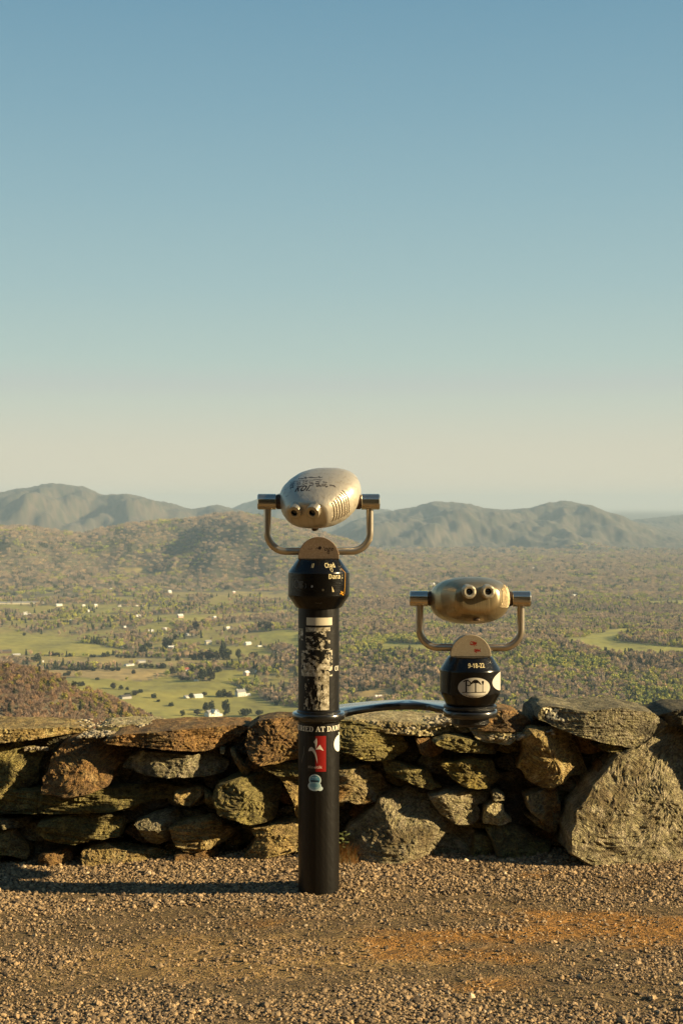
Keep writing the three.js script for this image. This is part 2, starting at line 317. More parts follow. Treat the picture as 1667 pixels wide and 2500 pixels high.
// single trees standing in the pastures
const barkMat = std([.06, .045, .03], 1);
const loneMats = [[.032, .040, .018], [.040, .036, .020], [.060, .066, .024], [.095, .075, .045]].map(c => std(c, 1, 0, { side: THREE.DoubleSide }));
const denseCrowns = [crownShape('leafing', 301, 420), crownShape('leafing', 302, 420), crownShape('evergreen', 303, 420)], trunkGeo = trunkShape(.9);
const loneTrees = [
  // crop corner, scale, then [x, y of the foot, height, width] in that crop
  [0, 1430, 3.733, [[225, 458, 35, 25], [470, 635, 35, 50], [515, 637, 32, 50], [640, 645, 35, 30], [668, 645, 35, 32], [835, 652, 28, 32], [865, 653, 28, 32], [950, 650, 40, 45], [988, 648, 40, 35], [1070, 652, 28, 28], [1107, 655, 25, 25], [1145, 660, 32, 35], [1178, 661, 33, 35], [1220, 660, 25, 35], [345, 695, 80, 60], [300, 695, 50, 60], [250, 690, 40, 40], [475, 755, 40, 45], [525, 755, 35, 40], [570, 760, 45, 50], [660, 775, 45, 50], [705, 778, 34, 50], [770, 770, 40, 40], [810, 770, 40, 40], [860, 778, 35, 50], [985, 770, 50, 50], [1035, 775, 35, 60], [1085, 775, 35, 40], [1280, 750, 40, 40], [1330, 745, 40, 50], [1380, 748, 40, 60], [1440, 750, 40, 50], [1490, 750, 45, 50], [590, 823, 35, 35], [630, 820, 45, 45], [887, 858, 25, 40], [1218, 805, 45, 40], [680, 925, 60, 50], [720, 915, 40, 35], [755, 915, 45, 40], [1035, 940, 60, 50], [1105, 945, 40, 40], [1160, 950, 30, 30], [1160, 1020, 50, 60], [1230, 1000, 50, 60], [1285, 975, 35, 45], [1400, 1025, 45, 50], [1447, 1055, 20, 28], [1560, 1095, 35, 40], [1370, 1240, 90, 60], [1290, 1180, 60, 50], [1540, 685, 30, 50], [1310, 630, 90, 90], [1350, 575, 60, 70], [1530, 570, 90, 90]]],
  [380, 1430, 4.126, [[200, 540, 55, 50], [410, 450, 100, 60], [130, 630, 110, 110], [285, 710, 40, 70], [380, 745, 60, 60], [460, 745, 90, 70], [540, 745, 100, 80], [610, 750, 90, 70], [680, 745, 180, 70], [740, 745, 110, 60], [835, 740, 110, 50], [985, 735, 75, 80], [930, 770, 50, 60], [225, 755, 40, 45], [135, 755, 30, 45], [70, 830, 50, 80], [165, 890, 80, 60], [450, 860, 70, 60], [480, 960, 130, 90], [555, 955, 130, 80], [630, 870, 60, 70], [260, 950, 35, 60], [320, 950, 35, 60], [360, 1140, 65, 40], [492, 1110, 45, 50], [155, 1215, 35, 50], [30, 1170, 25, 35], [270, 1310, 60, 50], [420, 1300, 60, 60], [510, 1260, 90, 70], [560, 1250, 90, 60], [705, 1300, 150, 80], [905, 1315, 85, 110], [1045, 1305, 60, 65], [1220, 1205, 60, 40], [1160, 1140, 50, 45], [690, 1120, 80, 60], [640, 1125, 70, 60], [740, 1125, 60, 60], [1090, 440, 90, 90], [1150, 450, 80, 80]]],
  [1200, 1430, 3.358, [[1343, 155, 18, 20], [1410, 156, 20, 22], [1473, 160, 22, 24], [1138, 540, 30, 34], [725, 490, 28, 60], [565, 510, 30, 36]]],
];
const treeNotes = [
  [0, 14, 'tall dark evergreen, biggest of the clump left of the red barn'], [0, 33, 'small dark tree, left one of a pair on the tan field'], [0, 34, 'dark tree, right one of the pair on the tan field'], [0, 46, 'dark round tree standing alone on the lower green pasture'],
  [0, 47, 'tiny dark bush alone in the lower green pasture'], [1, 8, 'tallest dark tree in the row across the middle of the valley'], [1, 31, 'tall dark tree right behind the white gabled farmhouse'], [1, 32, 'broad dark tree in the pasture right of the white farmhouse'], [1, 33, 'dark tree nearest the post in the pasture by the farmhouse'],
  [1, 18, 'big dark round tree above the green pasture, left of a pair'], [1, 2, 'large dark tree beside a white house left of the post']];
{
  const rng = rngOf(5);
  loneTrees.forEach(([x0, y0, s, list], k) => list.forEach(([x, y, h, w], i) => {
    const u = x0 + x / s, v = y0 + y / s, p = at(u, v), H = h / s * p.d / F * 1.12, Wd = w / s * p.d / F / 2 * 1.1;
    const t = group('tree', [p.x, p.y - .3, -p.d]), slim = h > w * 3, which = slim ? 2 : Math.floor(rng() * 2);
    const c = mesh('crown', denseCrowns[which], loneMats[k === 2 ? 1 : rng() < .8 ? Math.floor(rng() * 2) : 2], t); c.scale.set(Wd / .85, H / 1.75, Wd / .85); c.rotation.y = rng() * 6; if (!slim) c.position.y = -H * .16;
    const tr = mesh('trunk', trunkGeo, barkMat, t); tr.scale.set(Wd, H * .5, Wd);
    const note = treeNotes.find(n => n[0] === k && n[1] === i);
    if (note) tag(t, note[2], 'tree', 'trees in the valley pastures');
    else if (k === 2) inRow(t, u, 'small dark tree', v < 1500 ? 'on the far right-hand field' : 'on the near right-hand field', 'tree');
    else if (k === 0) inRow(t, u, 'dark tree', i >= 1 && i <= 13 ? 'below the big green field' : i >= 17 && i <= 27 ? 'in the row beside the red barn' : i >= 28 && i <= 32 ? 'in the row right of the long barn' : v > 1665 ? 'on the pasture above the brown spur' : v > 1630 ? 'round the tan field' : 'at the ends of the big green field', 'tree');
    else inRow(t, u, 'dark tree', v < 1592 ? 'among the houses left of the post' : v < 1618 ? 'in the middle row of the valley' : v < 1675 ? 'above the long green pasture' : v < 1712 ? 'round the large white country house' : 'round the white farmhouse', 'tree');
  }));
}

// houses and barns
const wallMats = { white: std([.80, .76, .68], .8), cream: std([.70, .62, .46], .8), red: std([.50, .075, .045], .8), grey: std([.38, .36, .34], .8), brown: std([.11, .075, .05], .9), pink: std([.66, .44, .36], .8) };
const roofMats = { dark: std([.09, .08, .075], .8), grey: std([.30, .29, .28], .7), white: std([.78, .76, .72], .6), red: std([.34, .10, .07], .8), brown: std([.14, .10, .07], .9) };
function gableRoof(w, d, h, over = .06) {
  const s = new THREE.Shape(); s.moveTo(-d / 2 * (1 + over), 0); s.lineTo(d / 2 * (1 + over), 0); s.lineTo(0, h); s.closePath();
  return new THREE.ExtrudeGeometry(s, { depth: w * (1 + over), bevelEnabled: false }).translate(0, 0, -w * (1 + over) / 2).rotateY(Math.PI / 2);
}
function house(u, v, wpx, hpx, wall, roof, label, grp, kind = 'house', turn = 0, extra) {
  const p = at(u, v), m = p.d / F, w = wpx * m, h = Math.max(2.2, hpx * m), d = Math.min(w * .75, 10), wh = h * .58;
  const g = group(kind === 'barn' ? 'barn' : kind === 'warehouse' ? 'warehouse' : 'house', [p.x, p.y - .4, -p.d]); g.rotation.y = turn + (kind === 'warehouse' ? .15 : .55);
  mesh('wall', new THREE.BoxGeometry(w, wh + 1, d).translate(0, wh / 2, 0), wallMats[wall], g);
  mesh('roof', gableRoof(w, d, h - wh).translate(0, wh + .51, 0), roofMats[roof], g);
  if (extra) extra(g, w, wh, d, h);
  if (label) tag(g, label, kind, grp); else inRow(g, u, 'tiny pale house', grp, kind);
  return g;
}
const A = (x, y) => [x / 3.733, 1430 + y / 3.733], B = (x, y) => [380 + x / 4.126, 1430 + y / 4.126];
const lateral = Math.PI / 2, yBand = v => v < 1460 ? 'at the foot of the left hills' : v < 1500 ? 'in the far village left of the post' : v < 1545 ? 'in the middle village left of the post' : v < 1600 ? 'by the big green field' : 'on the near pastures left of the post';
house(...A(718, 742), 20, 11, 'red', 'white', 'red barn with a white roof in the left-hand pastures', undefined, 'barn', .12);
house(...A(52, 615), 27, 8.5, 'brown', 'dark', 'long dark brown shed at the left edge of the big green field', undefined, 'barn');
house(...A(150, 632), 18, 3.4, 'grey', 'white', 'low pale-roofed shed right of the long brown shed', undefined, 'barn');
house(...B(570, 1315), 30, 16, 'white', 'grey', 'white gabled farmhouse just above the wall, left of the post', undefined, 'house', .1, (g, w, wh, d, h) => {
  mesh('front_gable', gableRoof(d * .9, w * .36, h * .55).rotateY(lateral).translate(w * .02, wh + .3, d * .3), wallMats.white, g);
  mesh('wing', new THREE.BoxGeometry(w * .42, wh * .7, d * .7).translate(w * .62, wh * .3, d * .05), wallMats.white, g);
  mesh('porch', new THREE.BoxGeometry(w * .5, wh * .35, d * .3).translate(-w * .34, wh * .2, d * .62), wallMats.cream, g);
  for (let i = 0; i < 3; i++) mesh('window', new THREE.BoxGeometry(w * .06, wh * .3, .1).translate(-w * .3 + i * w * .3, wh * .55, d / 2 + .05), roofMats.dark, g);
});
house(...B(855, 1112), 22, 17, 'white', 'grey', 'large white country house with two chimneys, seen left of the post', undefined, 'house', 0, (g, w, wh, d, h) => {
  for (const s of [-1, 1]) mesh('chimney', new THREE.BoxGeometry(w * .08, h * .55, 1.2).translate(s * w * .42, h * .85, 0), wallMats.white, g);
  mesh('wing', new THREE.BoxGeometry(w * .8, wh * .45, d * .8).translate(w * .75, wh * .2, 0), wallMats.white, g);
  mesh('wing_roof', gableRoof(w * .8, d * .8, wh * .22).translate(w * .75, wh * .43, 0), roofMats.white, g);
  for (let i = 0; i < 4; i++) for (let j = 0; j < 2; j++) mesh('window', new THREE.BoxGeometry(w * .07, wh * .2, .1).translate(-w * .36 + i * w * .24, wh * (.28 + j * .4), d / 2 + .05), roofMats.dark, g);
});
house(...B(425, 1125), 22, 8.5, 'white', 'white', 'long white stable, right one of a pair on the lower pasture', undefined, 'barn');
house(...B(318, 1130), 14, 7, 'white', 'grey', 'short white stable, left one of a pair on the lower pasture', undefined, 'barn');
house(...B(310, 868), 15, 10, 'white', 'red', 'small house with a red roof among dark trees', undefined, 'house', .4);
house(...B(915, 902), 14, 11, 'pink', 'white', 'pinkish house at the edge of the brown woods left of the post', undefined, 'house', .5);
house(...B(1245, 670), 22, 6, 'white', 'brown', 'long low white house closest to the post on a green field', undefined);
house(...B(930, 595), 14, 7.5, 'white', 'white', 'bright white house on the green strip left of the post', undefined);
house(...B(530, 592), 15, 11, 'cream', 'grey', 'cream house under trees in the middle of the valley', undefined);
house(...B(165, 637), 20, 8, 'cream', 'white', 'cream house beside the large dark tree', undefined);
house(...B(250, 322), 13, 9, 'pink', 'white', 'pinkish gabled house alone on a narrow green field', undefined);
house(...B(595, 347), 11, 10, 'white', 'white', 'tall white house at the end of the narrow green field', undefined, 'house', .6);
house(...A(1140, 1027), 27, 9, 'grey', 'dark', 'low grey house with a dark roof beside trees on the lower pasture', undefined, 'house', .2);
house(...A(1292, 700), 19, 7, 'white', 'grey', 'white house with a pale roof on the brown strip', undefined, 'house', -.3);
house(...A(1180, 730), 21, 5.2, 'white', 'white', 'long flat white barn above the row of dark trees', undefined, 'barn');
house(...A(930, 506), 20, 6, 'white', 'white', 'long white house above the big green field', undefined);
house(...A(1105, 506), 11, 7, 'white', 'white', 'short white house above the right end of the big green field', undefined);
house(...A(200, 168), 108, 6.5, 'cream', 'grey', 'very long pale warehouse at the left edge of the valley', undefined, 'warehouse');
house(...A(225, 288), 30, 9, 'white', 'white', 'white works building with three silos at the left edge', undefined, 'warehouse', .1, (g, w, wh, d, h) => {
  for (let i = 0; i < 3; i++) mesh('silo', new THREE.CylinderGeometry(w * .045, w * .045, h * 1.5, 10).translate(-w * .02 + i * w * .11, h * .75, -d * .7), wallMats.white, g);
});
for (const [x, y, w, h, wall, roof] of [[995, 502, 17, 5, 'white', 'grey'], [1115, 566, 7, 5, 'white', 'white'], [1375, 426, 13, 7, 'white', 'white'], [1500, 402, 11, 6, 'white', 'grey'], [1225, 342, 7, 5, 'cream', 'white'], [1260, 282, 11, 5, 'white', 'white'], [665, 336, 14, 8, 'cream', 'white'], [1090, 189, 8, 4, 'white', 'white'], [1170, 188, 6, 3.5, 'white', 'white'], [1250, 188, 7, 3.5, 'cream', 'white'], [1308, 188, 7, 4, 'white', 'white'], [765, 191, 7, 5.5, 'cream', 'white'], [875, 193, 7, 7, 'cream', 'white'], [540, 183, 15, 5, 'white', 'white'], [1015, 39, 7, 4.5, 'white', 'white'], [1210, 41, 8, 5.5, 'white', 'pink'], [1548, 66, 8, 7, 'white', 'white'], [395, 696, 4, 3.5, 'white', 'white'], [1140, 381, 6, 4, 'white', 'white'], [810, 240, 4, 6, 'white', 'white']])
  house(...A(x, y), w, h, wall, roof === 'pink' ? 'red' : roof, null, yBand(A(x, y)[1]));
for (const [x, y, w, h, wall, roof] of [[145, 76, 8, 6, 'white', 'white'], [790, 76, 6, 5.5, 'pink', 'white'], [90, 446, 11, 6, 'white', 'white'], [340, 501, 17, 6, 'white', 'grey'], [250, 466, 10, 6, 'white', 'red'], [310, 441, 10, 5, 'red', 'red'], [730, 446, 10, 8.5, 'cream', 'white'], [768, 446, 5, 5, 'white', 'white'], [1045, 613, 10, 3, 'white', 'white'], [640, 746, 5, 7, 'white', 'white'], [525, 741, 5, 5, 'white', 'white'], [1010, 876, 4, 6, 'white', 'white'], [400, 962, 5, 3.5, 'white', 'white'], [425, 962, 4, 3.5, 'white', 'white'], [895, 1026, 8, 4, 'cream', 'white']])
  house(...B(x, y), w, h, wall, roof, null, yBand(B(x, y)[1]));
for (const [u, v, w, h, wall] of [[1402, 1456, 11, 5, 'cream'], [1525, 1462, 20, 5, 'white'], [1652, 1435, 6, 4, 'white'], [1301, 1388, 4, 3, 'white'], [1054, 1430, 13, 7, 'white'], [1416, 1530, 12, 5.5, 'cream'], [1435, 1528, 9, 5, 'red'], [918, 1704, 6, 7, 'white'], [927, 1702, 10, 5, 'pink'], [876, 1470, 7, 3, 'white']])
  house(u, v, w, h, wall, wall === 'red' ? 'red' : 'white', null, v < 1450 ? 'in the far woods right of the post' : v < 1480 ? 'in the middle woods right of the post' : v < 1600 ? 'near the right-hand green field' : 'in the clearing between the viewers');
labelRows();

// ---------------------------------------------------------------- gravel terrace of the overlook
function terraceHeight(x, z) {
  return .012 * noise(x * 1.3, z * 1.3, 2) + .006 * noise(x * 4, z * 4, 7) - .035 * smooth(-.05, -1.4, x) + .012 * Math.exp(-((x + .1) ** 2 + (z + 5.95) ** 2) / .12);
}
const dirtAt = (x, z) => { // how much bare orange earth, sand and gravel lies at a spot
  const n = fbm(x * 1.1, z * 2.2, 5, 4), m = fbm(x * 3, z * 5, 9, 3);
  const orange = clamp(Math.exp(-(((x - .95) / 1.0) ** 2) - ((z + 5.36) / .36) ** 2) * 1.2 + 1.2 * n + 1.0 * m - .22);
  const sand = clamp(Math.exp(-(((x + .35) / 1.0) ** 2) - ((z + 5.12) / .26) ** 2) * 1.2 + 1.0 * n + .7 * m - .15);
  return { orange, sand };
};
{
  const xs = [], zs = [];
  for (let x = -16; x < -3; x += 1) xs.push(x); for (let x = -3; x <= 3.001; x += .025) xs.push(x); for (let x = 4; x <= 16; x += 1) xs.push(x);
  for (let z = -7.45; z < -4; z += .025) zs.push(z); for (let z = -4; z <= 14; z += .6) zs.push(z);
  const pos = [], uv = [], idx = [], nx = xs.length;
  for (const z of zs) for (const x of xs) { const fine = .006 * fbm(x * 9, z * 9, 3, 3); pos.push(x, terraceHeight(x, z) + fine, z); uv.push(x / .35, z / .35); }
  for (let j = 0; j < zs.length - 1; j++) for (let i = 0; i < nx - 1; i++) { const a = j * nx + i, b = a + 1, c = a + nx, e = c + 1; idx.push(a, c, b, b, c, e); }
  const g = new THREE.BufferGeometry(); g.setAttribute('position', new THREE.Float32BufferAttribute(pos, 3)); g.setAttribute('uv', new THREE.Float32BufferAttribute(uv, 2)); g.setIndex(idx); g.computeVertexNormals();
  setColors(g, (x, y, z) => {
    const { orange, sand } = dirtAt(x, z), s = 1 + .6 * fbm(x * 14, z * 22, 1, 3);
    let c = mix3([0.281, 0.186, 0.092], [0.477, 0.298, 0.124], smooth(.25, .8, sand)); c = mix3(c, [0.551, 0.265, 0.064], smooth(.2, .8, orange)); return c.map(k => k * s);
  });
  structure(mesh('gravel_ground', g, new THREE.MeshStandardMaterial({ vertexColors: true, roughness: 1, map: rockGrain, bumpMap: rockBump, bumpScale: .012 })));
}
{
  const rng = rngOf(91), shapes = [];
  for (let k = 0; k < 6; k++) { // crushed stone: a squashed, cornered lump
    const g = mergeVertices((() => { const s = new THREE.IcosahedronGeometry(1, k < 3 ? 0 : 1); s.deleteAttribute('uv'); s.deleteAttribute('normal'); return s; })()), p = g.attributes.position, sx = .8 + rng() * .6, sy = .45 + rng() * .35, sz = .6 + rng() * .5;
    for (let i = 0; i < p.count; i++) { const s = .72 + .5 * rng(); p.setXYZ(i, p.getX(i) * s * sx, p.getY(i) * s * sy, p.getZ(i) * s * sz); }
    const f = g.toNonIndexed(); f.deleteAttribute('normal'); shapes.push(f);
  }
  const mats = new THREE.MeshStandardMaterial({ roughness: .85, color: 0xffffff }), lists = shapes.map(() => []), q = new THREE.Quaternion(), e = new THREE.Euler(), S = new THREE.Vector3(), V = new THREE.Vector3();
  for (let i = 0; i < 260000; i++) {
    const z = -3.6 - 3.15 * rng(), w = .30 * -z + .35, x = (rng() * 2 - 1) * w, big = rng(), pick = rng(), tone = rng(), h1 = rng(), h2 = rng(), h3 = rng();
    const { orange, sand } = dirtAt(x, z), patch = fbm(x * 2.2, z * 4, 14, 3);
    const nearWall = smooth(-5.6, -6.1, z), front = smooth(-4.75, -4.5, z);
    let dens = clamp(.27 + 1.35 * patch + .38 * nearWall + .28 * front - .5 * smooth(.3, .9, orange) - .40 * smooth(.3, .9, sand), .10, 1);
    if (pick > dens * (big > .93 ? 1 : .8)) continue;
    const s = (big > .990 ? .008 + .006 * h1 : big > .87 ? .0055 + .004 * h1 : .0022 + .0034 * h1) * (nearWall > .3 || front > .3 ? 1.12 : .92);
    const base = tone < .50 ? [0.302, 0.209, 0.116] : tone < .80 ? [0.154, 0.108, 0.066] : tone < .985 ? [0.424, 0.288, 0.152] : [0.551, 0.428, 0.280], b = .65 + .7 * h2;
    e.set((h1 - .5) * 1.3, h2 * 6.28, (h3 - .5) * 1.3); q.setFromEuler(e);
    lists[Math.floor(h3 * 5.999)].push([new THREE.Matrix4().compose(V.set(x, terraceHeight(x, z) + s * .25, z), q, S.set(s, s, s)), base.map(c => c * b)]);
  }
  let n = 0;
  lists.forEach((L, k) => {
    const im = new THREE.InstancedMesh(shapes[k], mats, L.length); im.name = numbered('gravel'); L.forEach(([m, c], i) => { im.setMatrixAt(i, m); im.setColorAt(i, lin(...c)); }); im.castShadow = im.receiveShadow = true; scene.add(im); n += L.length;
    stuff(im, 'loose grey-brown crushed gravel on the terrace in front of the wall', 'gravel');
  });
  console.log('gravel', n);
}

// ---------------------------------------------------------------- dry stone wall
const WALL = 6.62;
const T = { // weathered stone: ground colour, patches, spots
  olive: [[0.331, 0.270, 0.100], [0.190, 0.151, 0.064], [0.458, 0.362, 0.126]],
  rust: [[.42, .235, .085], [.20, .12, .055], [.46, .30, .13]],
  brown: [[0.341, 0.194, 0.074], [0.162, 0.097, 0.044], [0.431, 0.270, 0.100]],
  grey: [[0.386, 0.329, 0.212], [0.197, 0.168, 0.113], [0.538, 0.455, 0.265]],
  tan: [[0.538, 0.379, 0.154], [0.323, 0.228, 0.100], [0.646, 0.505, 0.245]],
  lime: [[0.416, 0.314, 0.082], [0.208, 0.157, 0.053], [0.478, 0.380, 0.115]],
  pale: [[0.718, 0.598, 0.352], [0.503, 0.395, 0.220], [0.862, 0.725, 0.438]],
  dark: [[0.154, 0.131, 0.083], [0.090, 0.076, 0.048], [0.233, 0.194, 0.106]],
  lichen: [[0.458, 0.380, 0.234], [0.270, 0.204, 0.107], [0.520, 0.437, 0.287]],
  mixed: [[0.404, 0.311, 0.160], [0.458, 0.253, 0.079], [0.359, 0.311, 0.206]],
};
const rockMat = new THREE.MeshStandardMaterial({ vertexColors: true, roughness: .92, map: rockGrain, bumpMap: rockBump, bumpScale: .016 });
function outline(pts, n, rng, ragged) { // evenly spaced points round a closed, slightly rounded polygon
  let P = pts.map(p => p.slice());
  { const Q = []; for (let i = 0; i < P.length; i++) { const a = P[i], b = P[(i + 1) % P.length]; Q.push([a[0] * .9 + b[0] * .1, a[1] * .9 + b[1] * .1], [a[0] * .1 + b[0] * .9, a[1] * .1 + b[1] * .9]); } P = Q; }
  let area = 0; for (let i = 0; i < P.length; i++) { const a = P[i], b = P[(i + 1) % P.length]; area += a[0] * b[1] - b[0] * a[1]; } if (area < 0) P.reverse();
  const L = [0]; for (let i = 0; i < P.length; i++) { const a = P[i], b = P[(i + 1) % P.length]; L.push(L[i] + Math.hypot(b[0] - a[0], b[1] - a[1])); }
  const out = [], total = L[P.length];
  for (let k = 0, i = 0; k < n; k++) { const t = k / n * total; while (L[i + 1] < t) i++; const f = (t - L[i]) / (L[i + 1] - L[i]), a = P[i], b = P[(i + 1) % P.length]; out.push([lerp(a[0], b[0], f), lerp(a[1], b[1], f)]); }
  return out;
}
function stoneGeometry(pts, { seed, depth = .22, tilt = [0, 0], bulge = .05, rough = 1, layers = .35, tone = 'grey', boxy = 12, back = 1, facet = .8 }) {
  // pts: outline of the face in metres (x, y); the face looks along +z, the body reaches back by depth
  const rng = rngOf(seed * 7919 + 13), xs = pts.map(p => p[0]), ys = pts.map(p => p[1]), w = Math.max(...xs) - Math.min(...xs), h = Math.max(...ys) - Math.min(...ys);
  const size = Math.max(w, h), N = size > .5 ? 132 : size > .35 ? 96 : size > .16 ? 60 : 36, o = outline(pts, N, rng), cx = o.reduce((s, p) => s + p[0], 0) / N, cy = o.reduce((s, p) => s + p[1], 0) / N;
  const R = size > .5 ? 34 : size > .35 ? 20 : size > .16 ? 11 : 7, rings = [];
  for (let i = 1; i <= R; i++) rings.push([Math.pow(i / R, .85), 'f']);
  for (let i = 1; i <= 5; i++) rings.push([1 + .012 * Math.sin(i), i / 5]);
  rings.push([.72, 'b']);
  const planes = []; for (let i = 0; i < 7; i++) { const a = -.75 + rng() * 2.7 + (i === 6 ? 3.1 : 0), m = (.2 + .6 * rng()) * 1.2 * facet; planes.push([Math.cos(a) * m, Math.sin(a) * m, (.15 + .8 * rng()) * bulge + m * size * .18]); }
  const sc = seed * 3.17, face = (x, y, s) => {
    let z = bulge * Math.pow(Math.max(0, 1 - Math.pow(s, boxy)), 1 / boxy);
    for (const p of planes) z = Math.min(z, p[2] - p[0] * (x - cx) - p[1] * (y - cy));
    z = Math.max(z, -.05);
    z += tilt[0] * (x - cx) - tilt[1] * (y - cy);
    z += rough * (.032 * fbm(x * 7 + sc, y * 8, sc, 2) + .004 * ridged(x * 19 + sc, y * 22, sc) + .006 * noise(x * 48, y * 55, sc) + .007 * noise(x * 95, y * 105, sc));
    if (layers) { const yy = y + .10 * layers * (x - cx) + .012 * noise(x * 9, y * 9, sc); z += .013 * Math.abs(layers) * (noise(x * 5, yy * 75, sc) + .7 * noise(x * 9 + 4, yy * 160, sc)); }
    return z;
  };
  const pos = [cx, cy, face(cx, cy, 0)], idx = [];
  for (const [s, k] of rings) for (let i = 0; i < N; i++) {
    const ex = o[i][0] - cx, ey = o[i][1] - cy, jag = s > .9 ? 1 + .045 * rough * noise(o[i][0] * 26 + sc, o[i][1] * 26, sc) : 1, x = cx + ex * s * jag, y = cy + ey * s * jag;
    if (k === 'f') pos.push(x, y, face(x, y, s));
    else if (k === 'b') pos.push(x, y, -depth);
    else { const j = 1 + .05 * noise(x * 9, y * 9, k * 4 + sc), zb = lerp(face(cx + ex, cy + ey, 1), -depth, k), q = lerp(1, back, k); pos.push(cx + (x - cx) * j * q, cy + (y - cy) * j * q + .008 * noise(x * 14, k * 5, sc), zb); }
  }
  const c = pos.length / 3; pos.push(cx, cy, -depth - .01);
  for (let i = 0; i < N; i++) idx.push(0, 1 + i, 1 + (i + 1) % N);
  for (let r = 0; r < rings.length - 1; r++) for (let i = 0; i < N; i++) { const a = 1 + r * N + i, b = 1 + r * N + (i + 1) % N; idx.push(a, a + N, b, b, a + N, b + N); }
  for (let i = 0; i < N; i++) { const a = 1 + (rings.length - 1) * N; idx.push(a + i, c, a + (i + 1) % N); }
  let g = new THREE.BufferGeometry(); g.setAttribute('position', new THREE.Float32BufferAttribute(pos, 3)); g.setIndex(idx);
  const [a, b, d] = T[tone];
  setColors(g, (x, y, z) => {
    const n1 = fbm(x * 6 + sc, y * 6, z * 6 + sc, 3), n2 = fbm(x * 15 - sc, y * 15, z * 15, 3), n3 = noise(x * 60, y * 60, z * 60 + sc);
    let k = mix3(a, b, smooth(-.05, .28, n1)); k = mix3(k, d, smooth(.08, .30, n2)); return k.map(q => q * (1 + .35 * n3));
  });
  g = toCreasedNormals(g, .32);
  const q = g.attributes.position, uv = new Float32Array(q.count * 2), e1 = new THREE.Vector3(), e2 = new THREE.Vector3(), p0 = new THREE.Vector3();
  for (let i = 0; i < q.count; i += 3) { // each face takes its grain from the side it looks to
    p0.fromBufferAttribute(q, i); e1.fromBufferAttribute(q, i + 1).sub(p0); e2.fromBufferAttribute(q, i + 2).sub(p0); e1.cross(e2);
    const ax = Math.abs(e1.x), ay = Math.abs(e1.y), az = Math.abs(e1.z) * 1.3, m = az >= ax && az >= ay ? [0, 1] : ay >= ax ? [0, 2] : [2, 1];
    for (let k = i; k < i + 3; k++) { const P = [q.getX(k), q.getY(k), q.getZ(k)]; uv[k * 2] = P[m[0]] / .26 + seed * .37; uv[k * 2 + 1] = P[m[1]] / .26; }
  }
  g.setAttribute('uv', new THREE.BufferAttribute(uv, 2));
  return g;
}
const stoneWall = group('stone_wall', [0, 0, -WALL]);
tag(stoneWall, 'low dry stone wall of rough weathered rocks along the overlook', 'stone wall');
let stoneSeed = 1;
function stone(pts, tone, opt = {}) { // pts as seen in the photograph, on the wall's face; out: how far the face stands proud
  const seed = opt.seed ?? stoneSeed++, out = (opt.out ?? 0) * (opt.out > 0 ? .45 : 1), d = WALL - out, mu = pts.reduce((s, p) => s + p[0], 0) / pts.length, mv = pts.reduce((s, p) => s + p[1], 0) / pts.length, g = stoneGeometry(pts.map(([u, v]) => [(mu + (u - mu) * 1.07 - CX) * d / F, yAt(mv + (v - mv) * 1.10, d)]), { tone, seed, ...opt });
  const m = mesh(opt.name ?? 'stone', g, rockMat, stoneWall); m.position.z = out; if (opt.label) m.userData.label = opt.label; return m;
}
// lower courses, left of the post
stone([[-46, 1828], [0, 1826], [40, 1820], [70, 1831], [98, 1842], [88, 1866], [86, 1903], [80, 1914], [40, 1933], [8, 1941], [-46, 1938]], 'olive', { out: .03, tilt: [-.22, .25] });
stone([[134, 1845], [171, 1807], [198, 1804], [236, 1810], [308, 1815], [327, 1834], [313, 1855], [279, 1871], [268, 1909], [233, 1922], [171, 1930], [118, 1920], [118, 1888], [129, 1877]], 'rust', { out: .02, tilt: [-.25, .55], bulge: .08, label: 'rust-orange stone with red staining' });
stone([[308, 1871], [321, 1855], [351, 1834], [400, 1838], [473, 1843], [517, 1826], [523, 1850], [550, 1870], [532, 1888], [488, 1893], [400, 1890], [345, 1884]], 'grey', { out: .03, layers: .5, tilt: [-.15, .35] });
stone([[-20, 1948], [0, 1946], [55, 1931], [112, 1932], [166, 1936], [241, 1928], [372, 1926], [425, 1932], [440, 1940], [400, 1955], [330, 1965], [290, 1976], [187, 1979], [67, 1980], [-20, 1982]], 'olive', { out: .06, layers: 1, tilt: [-.10, .30], bulge: .04 });
stone([[-20, 1994], [40, 2000], [62, 2001], [70, 2012], [54, 2020], [19, 2020], [-20, 2019]], 'grey', { out: .01, tilt: [-.3, .2] });
stone([[-22, 2042], [29, 2032], [40, 2051], [62, 2067], [70, 2088], [59, 2099], [35, 2086], [-22, 2080]], 'tan', { out: .04, tilt: [-.35, .5] });
stone([[107, 2003], [161, 1989], [228, 1984], [292, 1997], [295, 2021], [293, 2040], [241, 2043], [188, 2056], [134, 2048], [100, 2025]], 'olive', { out: .02, layers: 1.1, tilt: [-.22, .25], bulge: .09 });
stone([[100, 2083], [169, 2075], [174, 2100], [134, 2112], [100, 2108]], 'brown', { out: .05, tilt: [-.2, .5] });
stone([[205, 2078], [257, 2060], [292, 2075], [383, 2078], [405, 2090], [420, 2098], [350, 2112], [280, 2118], [215, 2112]], 'tan', { out: .06, layers: .6, tilt: [-.15, .6] });
stone([[335, 2008], [380, 1990], [430, 1985], [442, 2010], [440, 2030], [415, 2045], [385, 2063], [368, 2055], [350, 2030]], 'grey', { out: .02, tilt: [-.45, .15], bulge: .09, facet: 1.6 });
stone([[418, 2017], [488, 2002], [517, 1999], [541, 2020], [570, 2034], [558, 2049], [517, 2067], [470, 2078], [435, 2061]], 'tan', { out: .03, tilt: [-.25, .3], layers: .8, bulge: .08 });
stone([[430, 1932], [465, 1922], [491, 1926], [494, 1943], [470, 1964], [450, 1961], [428, 1952]], 'tan', { out: .01, tilt: [-.4, .2], bulge: .07 });
